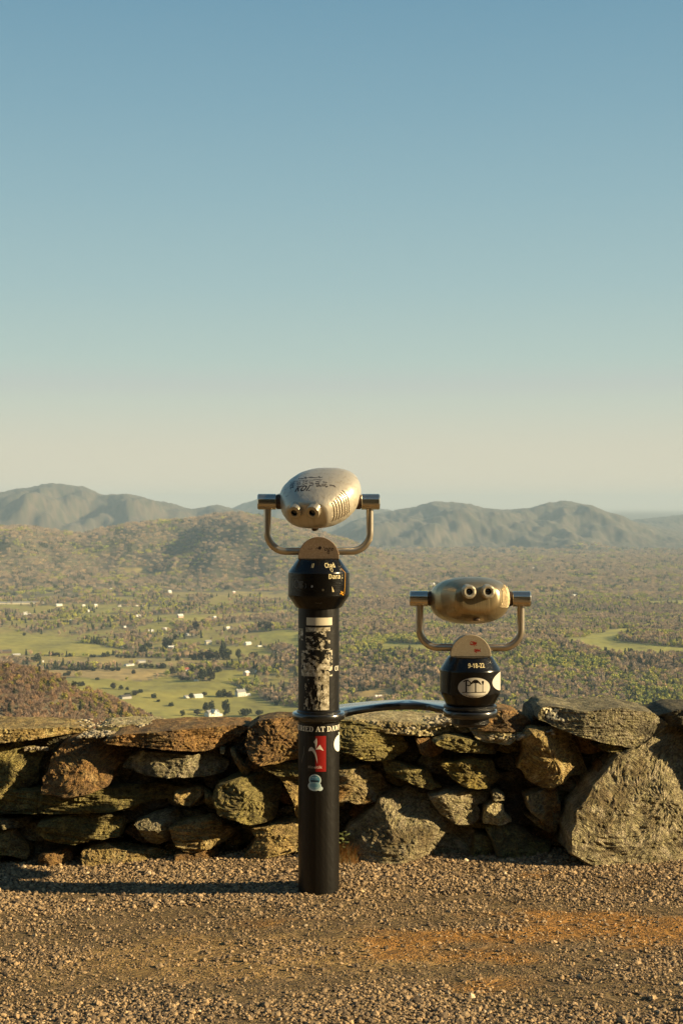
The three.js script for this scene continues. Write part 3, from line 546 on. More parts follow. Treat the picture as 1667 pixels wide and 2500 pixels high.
stone([[498, 1928], [512, 1940], [520, 1951], [517, 1963], [505, 1960]], 'tan', { out: .0, tilt: [-.4, .2] });
stone([[529, 1923], [564, 1905], [617, 1899], [649, 1891], [676, 1894], [680, 1935], [676, 1970], [664, 1996], [623, 2005], [594, 2002], [576, 1990], [541, 1982], [529, 1958]], 'olive', { out: .05, tilt: [-.22, .2], bulge: .08, facet: 1.3, rough: 1.6 });
stone([[684, 1896], [728, 1896], [770, 1905], [775, 1985], [735, 1995], [722, 1985], [716, 1950], [700, 1920]], 'tan', { out: .0, tilt: [-.3, .15], bulge: .07 });
stone([[602, 1817], [611, 1779], [635, 1765], [682, 1759], [730, 1760], [775, 1775], [770, 1840], [726, 1848], [682, 1856], [643, 1858], [620, 1850]], 'brown', { out: .04, tilt: [-.22, .25], bulge: .09, rough: 1.4 });
stone([[563, 1832], [573, 1835], [591, 1867], [611, 1882], [602, 1891], [590, 1888], [573, 1855]], 'tan', { out: .0, tilt: [-.6, .1], bulge: .02, depth: .12 });
stone([[538, 1823], [548, 1827], [547, 1841], [539, 1839]], 'pale', { out: -.02, tilt: [-.4, .2], bulge: .02, depth: .08 });
stone([[640, 1873], [693, 1860], [728, 1862], [775, 1866], [770, 1886], [726, 1890], [682, 1891]], 'olive', { out: .03, layers: .8, tilt: [-.1, .5] });
stone([[614, 2026], [693, 2012], [726, 2008], [775, 2020], [775, 2075], [655, 2082], [617, 2090], [588, 2095], [614, 2070], [630, 2045]], 'tan', { out: .06, layers: .5, tilt: [-.25, .4] });
stone([[430, 2083], [514, 2075], [532, 2085], [495, 2100], [436, 2102]], 'brown', { out: .05, tilt: [-.2, .5] });
// right of the post
stone([[800, 1768], [827, 1764], [860, 1763], [914, 1773], [950, 1783], [978, 1804], [992, 1823], [984, 1837], [945, 1854], [894, 1852], [855, 1835], [815, 1822], [790, 1800]], 'olive', { out: .05, layers: 1, tilt: [-.14, .16], bulge: .06 });
stone([[1016, 1804], [1051, 1802], [1075, 1828], [1083, 1835], [1057, 1846], [1026, 1838]], 'rust', { out: .0, tilt: [-.4, .25] });
stone([[1058, 1806], [1090, 1793], [1133, 1801], [1175, 1812], [1222, 1823], [1203, 1840], [1155, 1835], [1118, 1832], [1076, 1820]], 'olive', { out: .04, tilt: [-.2, .4], rough: 1.6 });
stone([[940, 1862], [972, 1864], [1008, 1876], [1043, 1880], [1057, 1910], [1079, 1920], [1051, 1926], [1020, 1916], [990, 1902], [945, 1885]], 'olive', { out: .02, layers: .6, tilt: [-.2, .2] });
stone([[1079, 1866], [1113, 1860], [1161, 1854], [1200, 1863], [1206, 1880], [1220, 1899], [1200, 1913], [1194, 1924], [1158, 1919], [1127, 1913], [1102, 1894]], 'lime', { out: .04, tilt: [-.25, .2], rough: 1.5, bulge: .07, label: 'yellow-green stone blotched with lichen' });
stone([[780, 1885], [827, 1878], [900, 1875], [905, 1889], [928, 1894], [933, 1913], [950, 1932], [925, 1955], [872, 1961], [855, 1953], [815, 1950], [780, 1930]], 'mixed', { out: .04, layers: .8, tilt: [-.2, .2] });
stone([[855, 2030], [880, 2006], [919, 1978], [933, 1953], [956, 1944], [1006, 1941], [1034, 1944], [1062, 1964], [1079, 1986], [1105, 2006], [1138, 2023], [1158, 2045], [1155, 2065], [1135, 2097], [1006, 2102], [922, 2102], [870, 2098], [845, 2060]], 'lichen', { out: .09, tilt: [-.10, .45], bulge: .12, rough: 1.0, facet: 1.3, name: 'boulder', label: 'big grey boulder at the foot of the wall, right of the post' });
stone([[1048, 1944], [1093, 1930], [1152, 1933], [1194, 1944], [1196, 1960], [1160, 1968], [1169, 1978], [1166, 1997], [1147, 2009], [1113, 2006], [1079, 1983]], 'lichen', { out: .03, tilt: [-.3, .35], bulge: .08 });
stone([[1200, 1936], [1211, 1930], [1231, 1942], [1231, 1953], [1203, 1953]], 'grey', { out: .03, tilt: [-.3, .2] });
stone([[1184, 1970], [1203, 1957], [1228, 1964], [1230, 1983], [1250, 2004], [1225, 2012], [1178, 2006]], 'pale', { out: .04, tilt: [-.25, .2], rough: .6, label: 'small whitish block between the boulders' });
stone([[1160, 2040], [1203, 2048], [1212, 2080], [1195, 2092], [1148, 2095]], 'olive', { out: .05, tilt: [-.3, .3] });
stone([[1190, 2025], [1215, 2015], [1250, 2019], [1290, 2040], [1320, 2055], [1345, 2070], [1330, 2088], [1270, 2096], [1216, 2094], [1205, 2055]], 'olive', { out: .08, tilt: [-.2, .5], layers: .4 });
stone([[1277, 1798], [1294, 1784], [1369, 1786], [1394, 1798], [1408, 1828], [1422, 1850], [1433, 1892], [1389, 1892], [1375, 1909], [1325, 1917], [1294, 1903], [1283, 1881], [1266, 1873], [1280, 1845]], 'tan', { out: .07, tilt: [-.22, .12], bulge: .09, rough: 1.4, facet: 1.2 });
stone([[1283, 1945], [1314, 1937], [1344, 1926], [1358, 1931], [1369, 1968], [1364, 2007], [1355, 2026], [1328, 2007], [1291, 1976]], 'mixed', { out: .05, tilt: [-.35, .15], rough: .8 });
stone([[1278, 1988], [1328, 2006], [1358, 2032], [1350, 2038], [1314, 2016]], 'tan', { out: .03, tilt: [-.3, .3], bulge: .02 });
stone([[1386, 2040], [1397, 1965], [1442, 1912], [1467, 1895], [1503, 1850], [1548, 1839], [1578, 1828], [1631, 1782], [1667, 1768], [1720, 1764], [1780, 1820], [1790, 2000], [1760, 2075], [1667, 2084], [1592, 2092], [1509, 2092], [1430, 2075]], 'lichen', { out: .13, tilt: [-.26, .34], bulge: .13, rough: 1.0, facet: .4, seed: 640, depth: .35, name: 'boulder', label: 'largest boulder, lichen-grey, at the right end of the wall' });
stone([[1453, 1878], [1468, 1860], [1477, 1880], [1473, 1900]], 'rust', { out: .04, tilt: [-.4, .2] });
stone([[1484, 1857], [1497, 1845], [1500, 1858], [1489, 1870]], 'tan', { out: .04, tilt: [-.4, .2] });
stone([[1446, 1818], [1525, 1808], [1535, 1830], [1480, 1834]], 'olive', { out: .02, tilt: [-.2, .3] });
// cap stones: deep slabs whose tops show
stone([[-60, 1779], [0, 1778], [140, 1782], [188, 1790], [193, 1794], [171, 1799], [102, 1802], [27, 1808], [-60, 1810]], 'tan', { out: .10, depth: .36, boxy: 14, tilt: [-.3, .3], bulge: .02, name: 'cap_stone', label: 'long flat tan cap stone at the left end' });
stone([[262, 1809], [295, 1793], [420, 1783], [520, 1781], [592, 1783], [578, 1802], [525, 1827], [490, 1834], [400, 1824], [330, 1817], [290, 1814]], 'rust', { out: .12, depth: .38, boxy: 14, tilt: [-.22, .2], bulge: .03, name: 'cap_stone', label: 'rust-brown cap slab left of the post' });
stone([[236, 1780], [260, 1770], [340, 1768], [382, 1771], [390, 1784], [300, 1787], [245, 1786]], 'pale', { out: -.18, depth: .26, boxy: 14, tilt: [0, .5], bulge: .02, name: 'cap_stone' });
stone([[390, 1772], [470, 1770], [600, 1772], [640, 1780], [560, 1786], [420, 1786]], 'tan', { out: -.2, depth: .24, boxy: 14, tilt: [0, .5], bulge: .02, name: 'cap_stone' });
stone([[812, 1764], [866, 1752], [905, 1758], [980, 1762], [1050, 1767], [1140, 1772], [1140, 1790], [1030, 1792], [960, 1788], [900, 1776]], 'pale', { out: -.02, depth: .36, boxy: 8, tilt: [0, .5], bulge: .03, rough: 1.5, name: 'cap_stone', label: 'pale rubbly cap stone right of the post' });
stone([[1163, 1772], [1180, 1745], [1205, 1733], [1240, 1735], [1275, 1748], [1292, 1760], [1305, 1780], [1290, 1788], [1230, 1782], [1180, 1780]], 'rust', { out: .02, depth: .20, bulge: .07, tilt: [-.2, .4], name: 'cap_stone', label: 'orange rounded cap stone under the low viewer' });
stone([[1150, 1782], [1215, 1781], [1286, 1780], [1309, 1786], [1272, 1798], [1235, 1814], [1170, 1806]], 'pale', { out: .04, depth: .24, bulge: .04, tilt: [-.15, .6], rough: 1.8 });
const scrawled = stone([[1319, 1755], [1330, 1733], [1347, 1728], [1425, 1738], [1510, 1730], [1550, 1738], [1592, 1747], [1630, 1772], [1612, 1797], [1583, 1822], [1560, 1828], [1447, 1802], [1403, 1789], [1364, 1774]], 'grey', { out: .14, depth: .40, boxy: 7, bulge: .05, tilt: [-.14, .05], facet: .6, rough: .6, name: 'cap_stone', label: 'big grey cap slab with chalk scrawls near the right end' });
stone([[1293, 1768], [1298, 1737], [1325, 1726], [1345, 1732], [1335, 1772]], 'dark', { out: -.06, depth: .3, tilt: [-.2, .1], name: 'cap_stone' });
stone([[1592, 1752], [1648, 1732], [1700, 1731], [1760, 1740], [1770, 1775], [1630, 1772]], 'dark', { out: -.03, depth: .34, tilt: [.15, -.1], bulge: .04, name: 'cap_stone', label: 'dark cap stone at the right edge' });
// recessed stones that fill the joints, the hidden back row, and the wall beyond the frame
{
  const rng = rngOf(404), blob = (u, v, w, h) => { const p = [], n = 8, r = rng() * 6; for (let i = 0; i < n; i++) { const a = i / n * 6.283 + r * 0, k = .8 + .35 * rng(); p.push([u + Math.cos(a) * w / 2 * k, v + Math.sin(a) * h / 2 * k]); } return p; };
  const tones = ['dark', 'brown', 'olive', 'dark', 'grey'];
  for (let v = 1812; v < 2100; v += 44) for (let u = -70; u < 1760; u += 88) stone(blob(u + (rng() - .5) * 40, v + (rng() - .5) * 16, 96 + 30 * rng(), 46 + 14 * rng()), tones[Math.floor(rng() * 5)], { out: -.085 - .04 * rng(), depth: .14, bulge: .04, tilt: [(rng() - .5) * .5, (rng() - .3) * .5] });
  for (const [a, b] of [[-640, -40], [1780, 2380]]) {
    for (let v = 1835; v < 2090; v += 62) for (let u = a; u < b; u += 118) stone(blob(u + (rng() - .5) * 40, v + (rng() - .5) * 14, 128 + 26 * rng(), 64 + 12 * rng()), ['olive', 'tan', 'grey', 'rust', 'brown'][Math.floor(rng() * 5)], { out: .02 + .04 * rng(), tilt: [-.2, .25] });
    for (let u = a; u < b; u += 170) stone(blob(u, 1788, 196, 40), ['tan', 'grey', 'pale'][Math.floor(rng() * 3)], { out: .08, depth: .4, boxy: 8, bulge: .03, name: 'cap_stone' });
  }
  // back of the wall: a row of big stones seen only over the top
  for (let u = -600; u < 2340; u += 150) stone(blob(u + (rng() - .5) * 40, 1900, 190, 232 + 16 * rng()), tones[Math.floor(rng() * 5)], { out: -.42, depth: .14, bulge: .04, tilt: [0, .1] });
  const core = mesh('wall_core', new THREE.BoxGeometry(5.9, .50, .22).translate(0, .22, -.30), std([.075, .062, .045], 1), stoneWall); core.userData.label = 'dark earth packed between the stones';
}
// loose rubble and grit on top of the wall and in its joints
{
  const rng = rngOf(808), parts = [];
  const lump = (x, y, z, s) => { const g = new THREE.IcosahedronGeometry(s, 0), p = g.attributes.position; const h = (i) => { const q = Math.sin(p.getX(i) * 911 + p.getY(i) * 727 + p.getZ(i) * 313 + x * 99) * 43758.5; return .7 + .55 * (q - Math.floor(q)); }; for (let i = 0; i < p.count; i++) { const k = h(i); p.setXYZ(i, p.getX(i) * k * 1.2, p.getY(i) * k * .7, p.getZ(i) * k); } g.deleteAttribute('uv'); g.deleteAttribute('normal'); const b = .7 + .6 * rng(), c = rng() < .75 ? [.36, .31, .22] : [.20, .16, .10]; setColors(g, () => c.map(k => k * b)); return g.translate(x, y, z); };
  for (let i = 0; i < 900; i++) { const u = 800 + rng() * 420, p = px(u, 1772 + 6 * Math.sin(u / 37), WALL); parts.push(lump(p.x, p.y + .004 + .01 * rng() - .018 * rng(), .02 - .26 * rng(), .005 + .010 * rng())); }
  for (let i = 0; i < 260; i++) { const u = 195 + rng() * 80, p = px(u, 1800 - (u - 195) * .05, WALL); parts.push(lump(p.x, p.y + .01 * rng(), .04 - .2 * rng(), .004 + .008 * rng())); }
  for (let i = 0; i < 90; i++) { const u = 60 + rng() * 55, p = px(u, 1826 + 6 * rng(), WALL); parts.push(lump(p.x, p.y, .02 * rng() - .02, .004 + .007 * rng())); }
  for (let i = 0; i < 420; i++) { const u = 1190 + rng() * 160, p = px(u, 1792 + 10 * rng() - (u > 1300 ? 14 : 0), WALL); parts.push(lump(p.x, p.y, .07 - .2 * rng(), .005 + .009 * rng())); }
  for (let i = 0; i < 300; i++) { const u = rng() * 1700, p = px(u, 1785, WALL); parts.push(lump(p.x, p.y + .004, -.1 - .25 * rng(), .004 + .009 * rng())); }
  const r = mesh('rubble', mergeGeometries(parts), new THREE.MeshStandardMaterial({ vertexColors: true, roughness: 1 }), stoneWall); r.userData = { kind: 'stuff', label: 'pale grit and small rubble on the wall top' };
}
// ---------------------------------------------------------------- the two coin-operated binocular viewers
const POST_D = 5.955, PXM = F / POST_D, vy = v => EYE - (v - CY) / PXM, ux = u => (u - CX) / PXM;
const enamel = new THREE.MeshPhysicalMaterial({ color: lin(.010, .0095, .009), roughness: .30, specularIntensity: .6, clearcoat: .25, clearcoatRoughness: .12, bumpMap: rockBump, bumpScale: .0006 });
const castMetal = (map, worn) => new THREE.MeshStandardMaterial({ color: worn ? lin(1, .98, .95) : lin(.88, .82, .70), map, metalness: worn ? .55 : .86, roughness: worn ? .38 : .32, bumpMap: rockBump, bumpScale: .0009 });
const tubeMetal = std([.62, .55, .45], .30, .92, { bumpMap: rockBump, bumpScale: .0004 }), chrome = std([.66, .60, .50], .20, .96), collarMetal = std([.10, .065, .045], .5, .5), lensGlass = new THREE.MeshPhysicalMaterial({ color: lin(.008, .008, .010), roughness: .06, clearcoat: 1 }), rubber = std([.02, .018, .016], .7), eyeMetal = std([.58, .51, .38], .34, .75), plateMetal = map => new THREE.MeshStandardMaterial({ map, color: 0xffffff, metalness: .55, roughness: .55, bumpMap: rockBump, bumpScale: .0005 });
const scratchNoise = (g, w, h, n, colour, rng, len) => { g.strokeStyle = colour; for (let i = 0; i < n; i++) { g.globalAlpha = .15 + .5 * rng(); g.lineWidth = .6 + rng(); const x = rng() * w, y = rng() * h, a = rng() * 6.28, l = len * rng(); g.beginPath(); g.moveTo(x, y); g.lineTo(x + Math.cos(a) * l, y + Math.sin(a) * l); g.stroke(); } g.globalAlpha = 1; };
function scribble(g, x, y, w, h, n, rng) { g.beginPath(); g.moveTo(x, y); for (let i = 1; i <= n; i++) g.quadraticCurveTo(x + w * (i - .6) / n, y + (rng() - .5) * h * 2, x + w * i / n, y + (rng() - .5) * h); g.stroke(); }

function lathe(profile, seg = 72) { // [radius, height] rows; u runs round from the back so that the front is at 0.5, v follows the height
  const g = new THREE.LatheGeometry(profile.map(p => new THREE.Vector2(p[0], p[1])), seg, Math.PI, Math.PI * 2), p = g.attributes.position, uv = g.attributes.uv, ys = profile.map(q => q[1]), lo = Math.min(...ys), hi = Math.max(...ys);
  for (let i = 0; i < p.count; i++) uv.setY(i, (p.getY(i) - lo) / (hi - lo));
  return toCreasedNormals(g, .22);
}
const bodyProfile = (rt, top, foot) => [[0, 0], [rt - .006, 0], [rt, -.004], [.1265, -.053], [.128, -.058], [.128, -.150], [.1265, -.156], [rt + .006, foot + .004], [rt + .002, foot], [.02, foot]];

// head: cross-sections along its length, x across, y up, z towards the eyepieces
const headRows = [[-.1722, .0002, .0002, .0002], [-.1718, .030, .018, .022], [-.168, .075, .040, .046], [-.158, .108, .058, .064], [-.138, .134, .073, .080], [-.100, .154, .084, .094], [-.050, .166, .090, .103], [0, .169, .092, .107], [.045, .161, .090, .106], [.085, .142, .083, .099], [.115, .121, .073, .087], [.137, .105, .063, .075], [.150, .094, .054, .064], [.157, .080, .044, .052], [.160, .055, .030, .036], [.1608, .010, .006, .008], [.1612, .0002, .0002, .0002]];
const headAt = z => { let i = 0; while (i < headRows.length - 2 && headRows[i + 1][0] < z) i++; const a = headRows[i], b = headRows[i + 1], t = clamp((z - a[0]) / (b[0] - a[0])); return [1, 2, 3].map(k => lerp(a[k], b[k], t)); };
const headPoint = (z, ang, lift = 0) => { const [w, t, b] = headAt(z), c = Math.cos(ang), s = Math.sin(ang), e = 2 / 2.5, x = Math.sign(c) * Math.pow(Math.abs(c), e), y = Math.sign(s) * Math.pow(Math.abs(s), e); return new THREE.Vector3(x * (w + lift), y * ((s > 0 ? t : b) + lift), z); };
function headGeometry() {
  const zs = [], curve = new THREE.CatmullRomCurve3(headRows.map(r => new THREE.Vector3(r[0], r[1], r[2])), false, 'centripetal'), pos = [], uv = [], idx = [], N = 73;
  for (let i = 0; i <= 60; i++) zs.push(-.1722 + .3334 * (.5 - .5 * Math.cos(Math.PI * i / 60)));
  for (const half of [0, 1]) { // the upper half takes the upper part of the texture, the lower half the plain part below it
    const base = pos.length / 3;
    for (const z of zs) for (let k = 0; k < N; k++) { const a = (half ? Math.PI : 0) + Math.PI * k / (N - 1), p = headPoint(z, a); pos.push(p.x, p.y, p.z); uv.push(.5 + p.x / .36, half ? .25 * (z + .18) / .36 : .3 + .7 * (1 - (z + .18) / .36)); }
    for (let j = 0; j < zs.length - 1; j++) for (let k = 0; k < N - 1; k++) { const a = base + j * N + k, b = a + 1, c = a + N, e = c + 1; idx.push(a, c, b, b, c, e); }
  }
  const g = new THREE.BufferGeometry(); g.setAttribute('position', new THREE.Float32BufferAttribute(pos, 3)); g.setAttribute('uv', new THREE.Float32BufferAttribute(uv, 2)); g.setIndex(idx.reverse()); g.computeVertexNormals();
  // join the normals of the two halves along the waist
  const n = g.attributes.normal, p = g.attributes.position, seen = new Map(), v = new THREE.Vector3();
  for (let i = 0; i < p.count; i++) { const key = [p.getX(i), p.getY(i), p.getZ(i)].map(q => Math.round(q * 1e5)).join(); (seen.get(key) ?? seen.set(key, []).get(key)).push(i); }
  for (const l of seen.values()) if (l.length > 1) { v.set(0, 0, 0); for (const i of l) v.add(new THREE.Vector3().fromBufferAttribute(n, i)); v.normalize(); for (const i of l) n.setXYZ(i, v.x, v.y, v.z); }
  return g;
}
const HEAD = headGeometry();
function headTexture(graffiti) {
  return canvasTexture(1024, 1024, (g, w, h) => {
    const rng = rngOf(graffiti ? 15 : 16);
    g.fillStyle = graffiti ? 'rgb(208,200,184)' : 'rgb(196,182,156)'; g.fillRect(0, 0, w, h);
    for (let i = 0; i < 900; i++) { g.globalAlpha = .05 + .07 * rng(); g.fillStyle = rng() < .5 ? 'rgb(120,98,66)' : 'rgb(222,208,184)'; g.beginPath(); g.ellipse(rng() * w, rng() * h, 4 + 26 * rng(), 3 + 10 * rng(), rng() * 3, 0, 7); g.fill(); }
    g.globalAlpha = 1;
    scratchNoise(g, w, h, 420, 'rgb(96,76,50)', rng, 26); scratchNoise(g, w, h, 260, 'rgb(228,216,190)', rng, 30);
    if (!graffiti) { g.globalAlpha = .55; g.strokeStyle = 'rgb(120,70,45)'; g.lineWidth = 4; for (let i = 0; i < 9; i++) scribble(g, 360 + rng() * 60, 420 + i * 14, 60, 16, 4, rng); g.globalAlpha = 1; return; }
    // marker writing on the top of the casing; the eyepieces are towards the lower edge
    const X = x => w * (.5 + x / .36), Yz = z => h * .7 * (z + .18) / .36;
    g.strokeStyle = g.fillStyle = 'rgb(34,24,22)'; g.lineCap = 'round';
    g.lineWidth = 11; scribble(g, X(-.075), Yz(-.005), 110, 46, 4, rng); scribble(g, X(-.03), Yz(-.008), 170, 44, 4, rng); g.lineWidth = 8; scribble(g, X(-.06), Yz(-.002), 190, 20, 3, rng);
    g.lineWidth = 4; for (const [z, n, x0, len] of [[.018, 5, -.110, 74], [.034, 6, -.104, 70], [.048, 7, -.098, 66], [.062, 6, -.094, 66]]) for (let i = 0; i < n; i++) { g.globalAlpha = .55 + .45 * rng(); g.lineWidth = 6 + 3 * rng(); scribble(g, X(x0 + i * .029 + .006 * rng()), Yz(z + .004 * rng()), len * (.7 + .4 * rng()), 18, 6, rng); }
    g.globalAlpha = 1; g.font = 'bold 104px sans-serif'; g.save(); g.translate(X(-.062), Yz(.098)); g.transform(1, 0, -.2, .9, 0, 0); g.fillText('KOl.', 0, 0); g.restore();
    g.font = '50px sans-serif'; g.fillText("'", X(-.085), Yz(.092)); g.lineWidth = 3; scribble(g, X(-.10), Yz(.104), 40, 12, 4, rng);
    g.globalAlpha = .30; g.fillStyle = 'rgb(70,78,88)'; for (let i = 0; i < 260; i++) { g.beginPath(); g.ellipse(X(-.15 + .10 * rng()), Yz(-.06 + .12 * rng()), 3 + 10 * rng(), 2 + 3 * rng(), -.5, 0, 7); g.fill(); } g.globalAlpha = 1;
  });
}
function viewerHead(parent, y, yaw, pitch, tex, headShift, worn) {
  const mat = castMetal(tex, worn), g = new THREE.Group(); g.name = 'head'; g.position.set(headShift, y, 0); g.rotation.set(pitch, yaw, 0, 'YXZ'); parent.add(g);
  mesh('casing', HEAD, mat, g);
  for (const s of [-1, 1]) {
    const barrel = new THREE.LatheGeometry([[.0135, .028], [.014, .034], [.021, .0355], [.0282, .033], [.0294, .028], [.0288, .008], [.032, .002], [.038, -.014]].map(p => new THREE.Vector2(...p)), 40).rotateX(Math.PI / 2);
    mesh('eyepiece', toCreasedNormals(barrel, .5).translate(s * .0395, .020, .150), eyeMetal, g);
    mesh('eyepiece_lens', new THREE.SphereGeometry(.024, 24, 12, 0, Math.PI * 2, 0, .62).rotateX(Math.PI / 2).translate(s * .0395, .020, .152), lensGlass, g);
    mesh('lens_tube', new THREE.CylinderGeometry(.0139, .0139, .03, 28, 1, true).rotateX(Math.PI / 2).translate(s * .0395, .020, .166), rubber, g);
    if (s > 0) for (let i = 0; i < 7; i++) { // grip ribs on the shoulder of the casing
      const pts = []; for (let k = 0; k <= 8; k++) { const a = lerp(.62, -.30, k / 8) - i * .03, z = .052 + i * .0115 + .010 * k / 8, p = headPoint(z, s > 0 ? a : Math.PI - a, .0008); pts.push(p); }
      mesh('rib', new THREE.TubeGeometry(new THREE.CatmullRomCurve3(pts), 14, .0027, 6), mat, g);
    }
    mesh('objective_window', new THREE.CylinderGeometry(.031, .031, .02, 32).rotateX(Math.PI / 2).translate(s * .042, 0, -.166), lensGlass, g);
  }
  mesh('focus_knob', toCreasedNormals(new THREE.LatheGeometry([[0, 0], [.013, 0], [.0145, .002], [.0145, .022], [.016, .04], [.016, .06]].map(p => new THREE.Vector2(...p)), 24), .6).translate(.004, -.098, .104), collarMetal, g);
  return g;
}
function capGeo(s, r0, x0, x1) { const c = [[0, x1], [r0 - .004, x1], [r0, x1 - .004], [r0, x0 + .002], [r0 - .002, x0], [0, x0]]; return toCreasedNormals(new THREE.LatheGeometry(c.map(p => new THREE.Vector2(...p)), 48).rotateZ(-Math.PI / 2), .5).rotateY(s < 0 ? Math.PI : 0); }
function viewerTop(parent, y0, yTr, tiltYaw, headYaw, pitch, tex, plateTex, lift0 = 0) { // y0: top of the black housing, yTr: height of the pivots
  const yoke = new THREE.Group(); yoke.name = 'yoke'; yoke.rotation.y = tiltYaw; parent.add(yoke);
  const yb = yTr - .207, R = .078, X = .214, pts = [new THREE.Vector3(-X, yTr, 0)];
  const path = new THREE.CurvePath(), V = (x, y) => new THREE.Vector3(x, y, 0), k = .5523 * R;
  path.add(new THREE.LineCurve3(V(-X, yTr - .02), V(-X, yb + R)));
  path.add(new THREE.CubicBezierCurve3(V(-X, yb + R), V(-X, yb + R - k), V(-X + R - k, yb), V(-X + R, yb)));
  path.add(new THREE.LineCurve3(V(-X + R, yb), V(X - R, yb)));
  path.add(new THREE.CubicBezierCurve3(V(X - R, yb), V(X - R + k, yb), V(X, yb + R - k), V(X, yb + R)));
  path.add(new THREE.LineCurve3(V(X, yb + R), V(X, yTr - .02)));
  mesh('tube', new THREE.TubeGeometry(path, 150, .0158, 20), tubeMetal, yoke);
  for (const s of [-1, 1]) { mesh('pivot_cap', capGeo(s, .033, .178, .2555).translate(0, yTr, 0), chrome, yoke); mesh('pivot_collar', capGeo(s, .0315, .146, .1775).translate(0, yTr, 0), collarMetal, yoke); }
  const half = new THREE.Shape(); half.moveTo(-.0835, 0); half.lineTo(.0835, 0); half.lineTo(.0835, .010); half.absarc(0, .004, .0835, .07, Math.PI - .07, false); half.lineTo(-.0835, 0);
  const pg = new THREE.ExtrudeGeometry(half, { depth: .052, bevelThickness: .002, bevelSize: .002, bevelSegments: 2, curveSegments: 40 }), pp = pg.attributes.position, pu = pg.attributes.uv;
  for (let i = 0; i < pp.count; i++) pu.setXY(i, .5 + pp.getX(i) / .18, pp.getY(i) / .09);
  const plate = mesh('name_plate', pg.translate(0, y0 + .002, -.022), plateMetal(plateTex), parent);
  const h = viewerHead(parent, yTr + lift0, headYaw, pitch, tex, 0, lift0 > 0);
  return { yoke, plate, h };
}
const plateCanvas = (draw, tint = 'rgb(132,112,92)') => canvasTexture(512, 256, (g, w, h) => { const rng = rngOf(61); g.fillStyle = tint; g.fillRect(0, 0, w, h); for (let i = 0; i < 400; i++) { g.globalAlpha = .08; g.fillStyle = rng() < .5 ? 'rgb(110,90,66)' : 'rgb(205,190,165)'; g.beginPath(); g.ellipse(rng() * w, rng() * h, 3 + 16 * rng(), 2 + 8 * rng(), rng() * 3, 0, 7); g.fill(); } g.globalAlpha = 1; scratchNoise(g, w, h, 160, 'rgb(90,70,50)', rng, 18); scratchNoise(g, w, h, 120, 'rgb(220,208,186)', rng, 18); draw(g, w, h, rng); });

// --- tall viewer on the round post
const tall = group('binocular_viewer', [ux(778), 0, -POST_D]);
tag(tall, 'tall silver binocular viewer on a black round post plastered with stickers', 'binocular viewer');
const RP = .0858;
const postTex = canvasTexture(1024, 1024, (g, w, h) => {
  const rng = rngOf(33); g.fillStyle = 'rgb(16,14,12)'; g.fillRect(0, 0, w, h);
  for (let i = 0; i < 1500; i++) { g.globalAlpha = .04 + .10 * rng(); g.fillStyle = rng() < .6 ? 'rgb(92,80,58)' : 'rgb(8,8,8)'; const low = rng(); g.fillRect(rng() * w, low * h, 1 + 3 * rng(), 10 + 60 * rng()); }
  g.globalAlpha = .5; g.strokeStyle = 'rgb(150,128,80)'; g.lineWidth = 2; g.beginPath(); g.moveTo(w * .53, h * .971); g.lineTo(w * .62, h * .968); g.stroke();
  g.globalAlpha = .8; g.strokeStyle = 'rgb(170,165,150)'; g.lineWidth = 2.5; g.beginPath(); g.moveTo(w * .375, h * .455); g.lineTo(w * .375, h * .478); g.lineTo(w * .345, h * .51); g.stroke(); g.globalAlpha = 1;
});
const postMat = new THREE.MeshPhysicalMaterial({ map: postTex, roughness: .42, specularIntensity: .7, bumpMap: rockBump, bumpScale: .0008 });
mesh('post', lathe([[RP, -.08], [RP, vy(1476)], [.02, vy(1476) + .001]]), postMat, tall);
const housingTop = vy(1364);
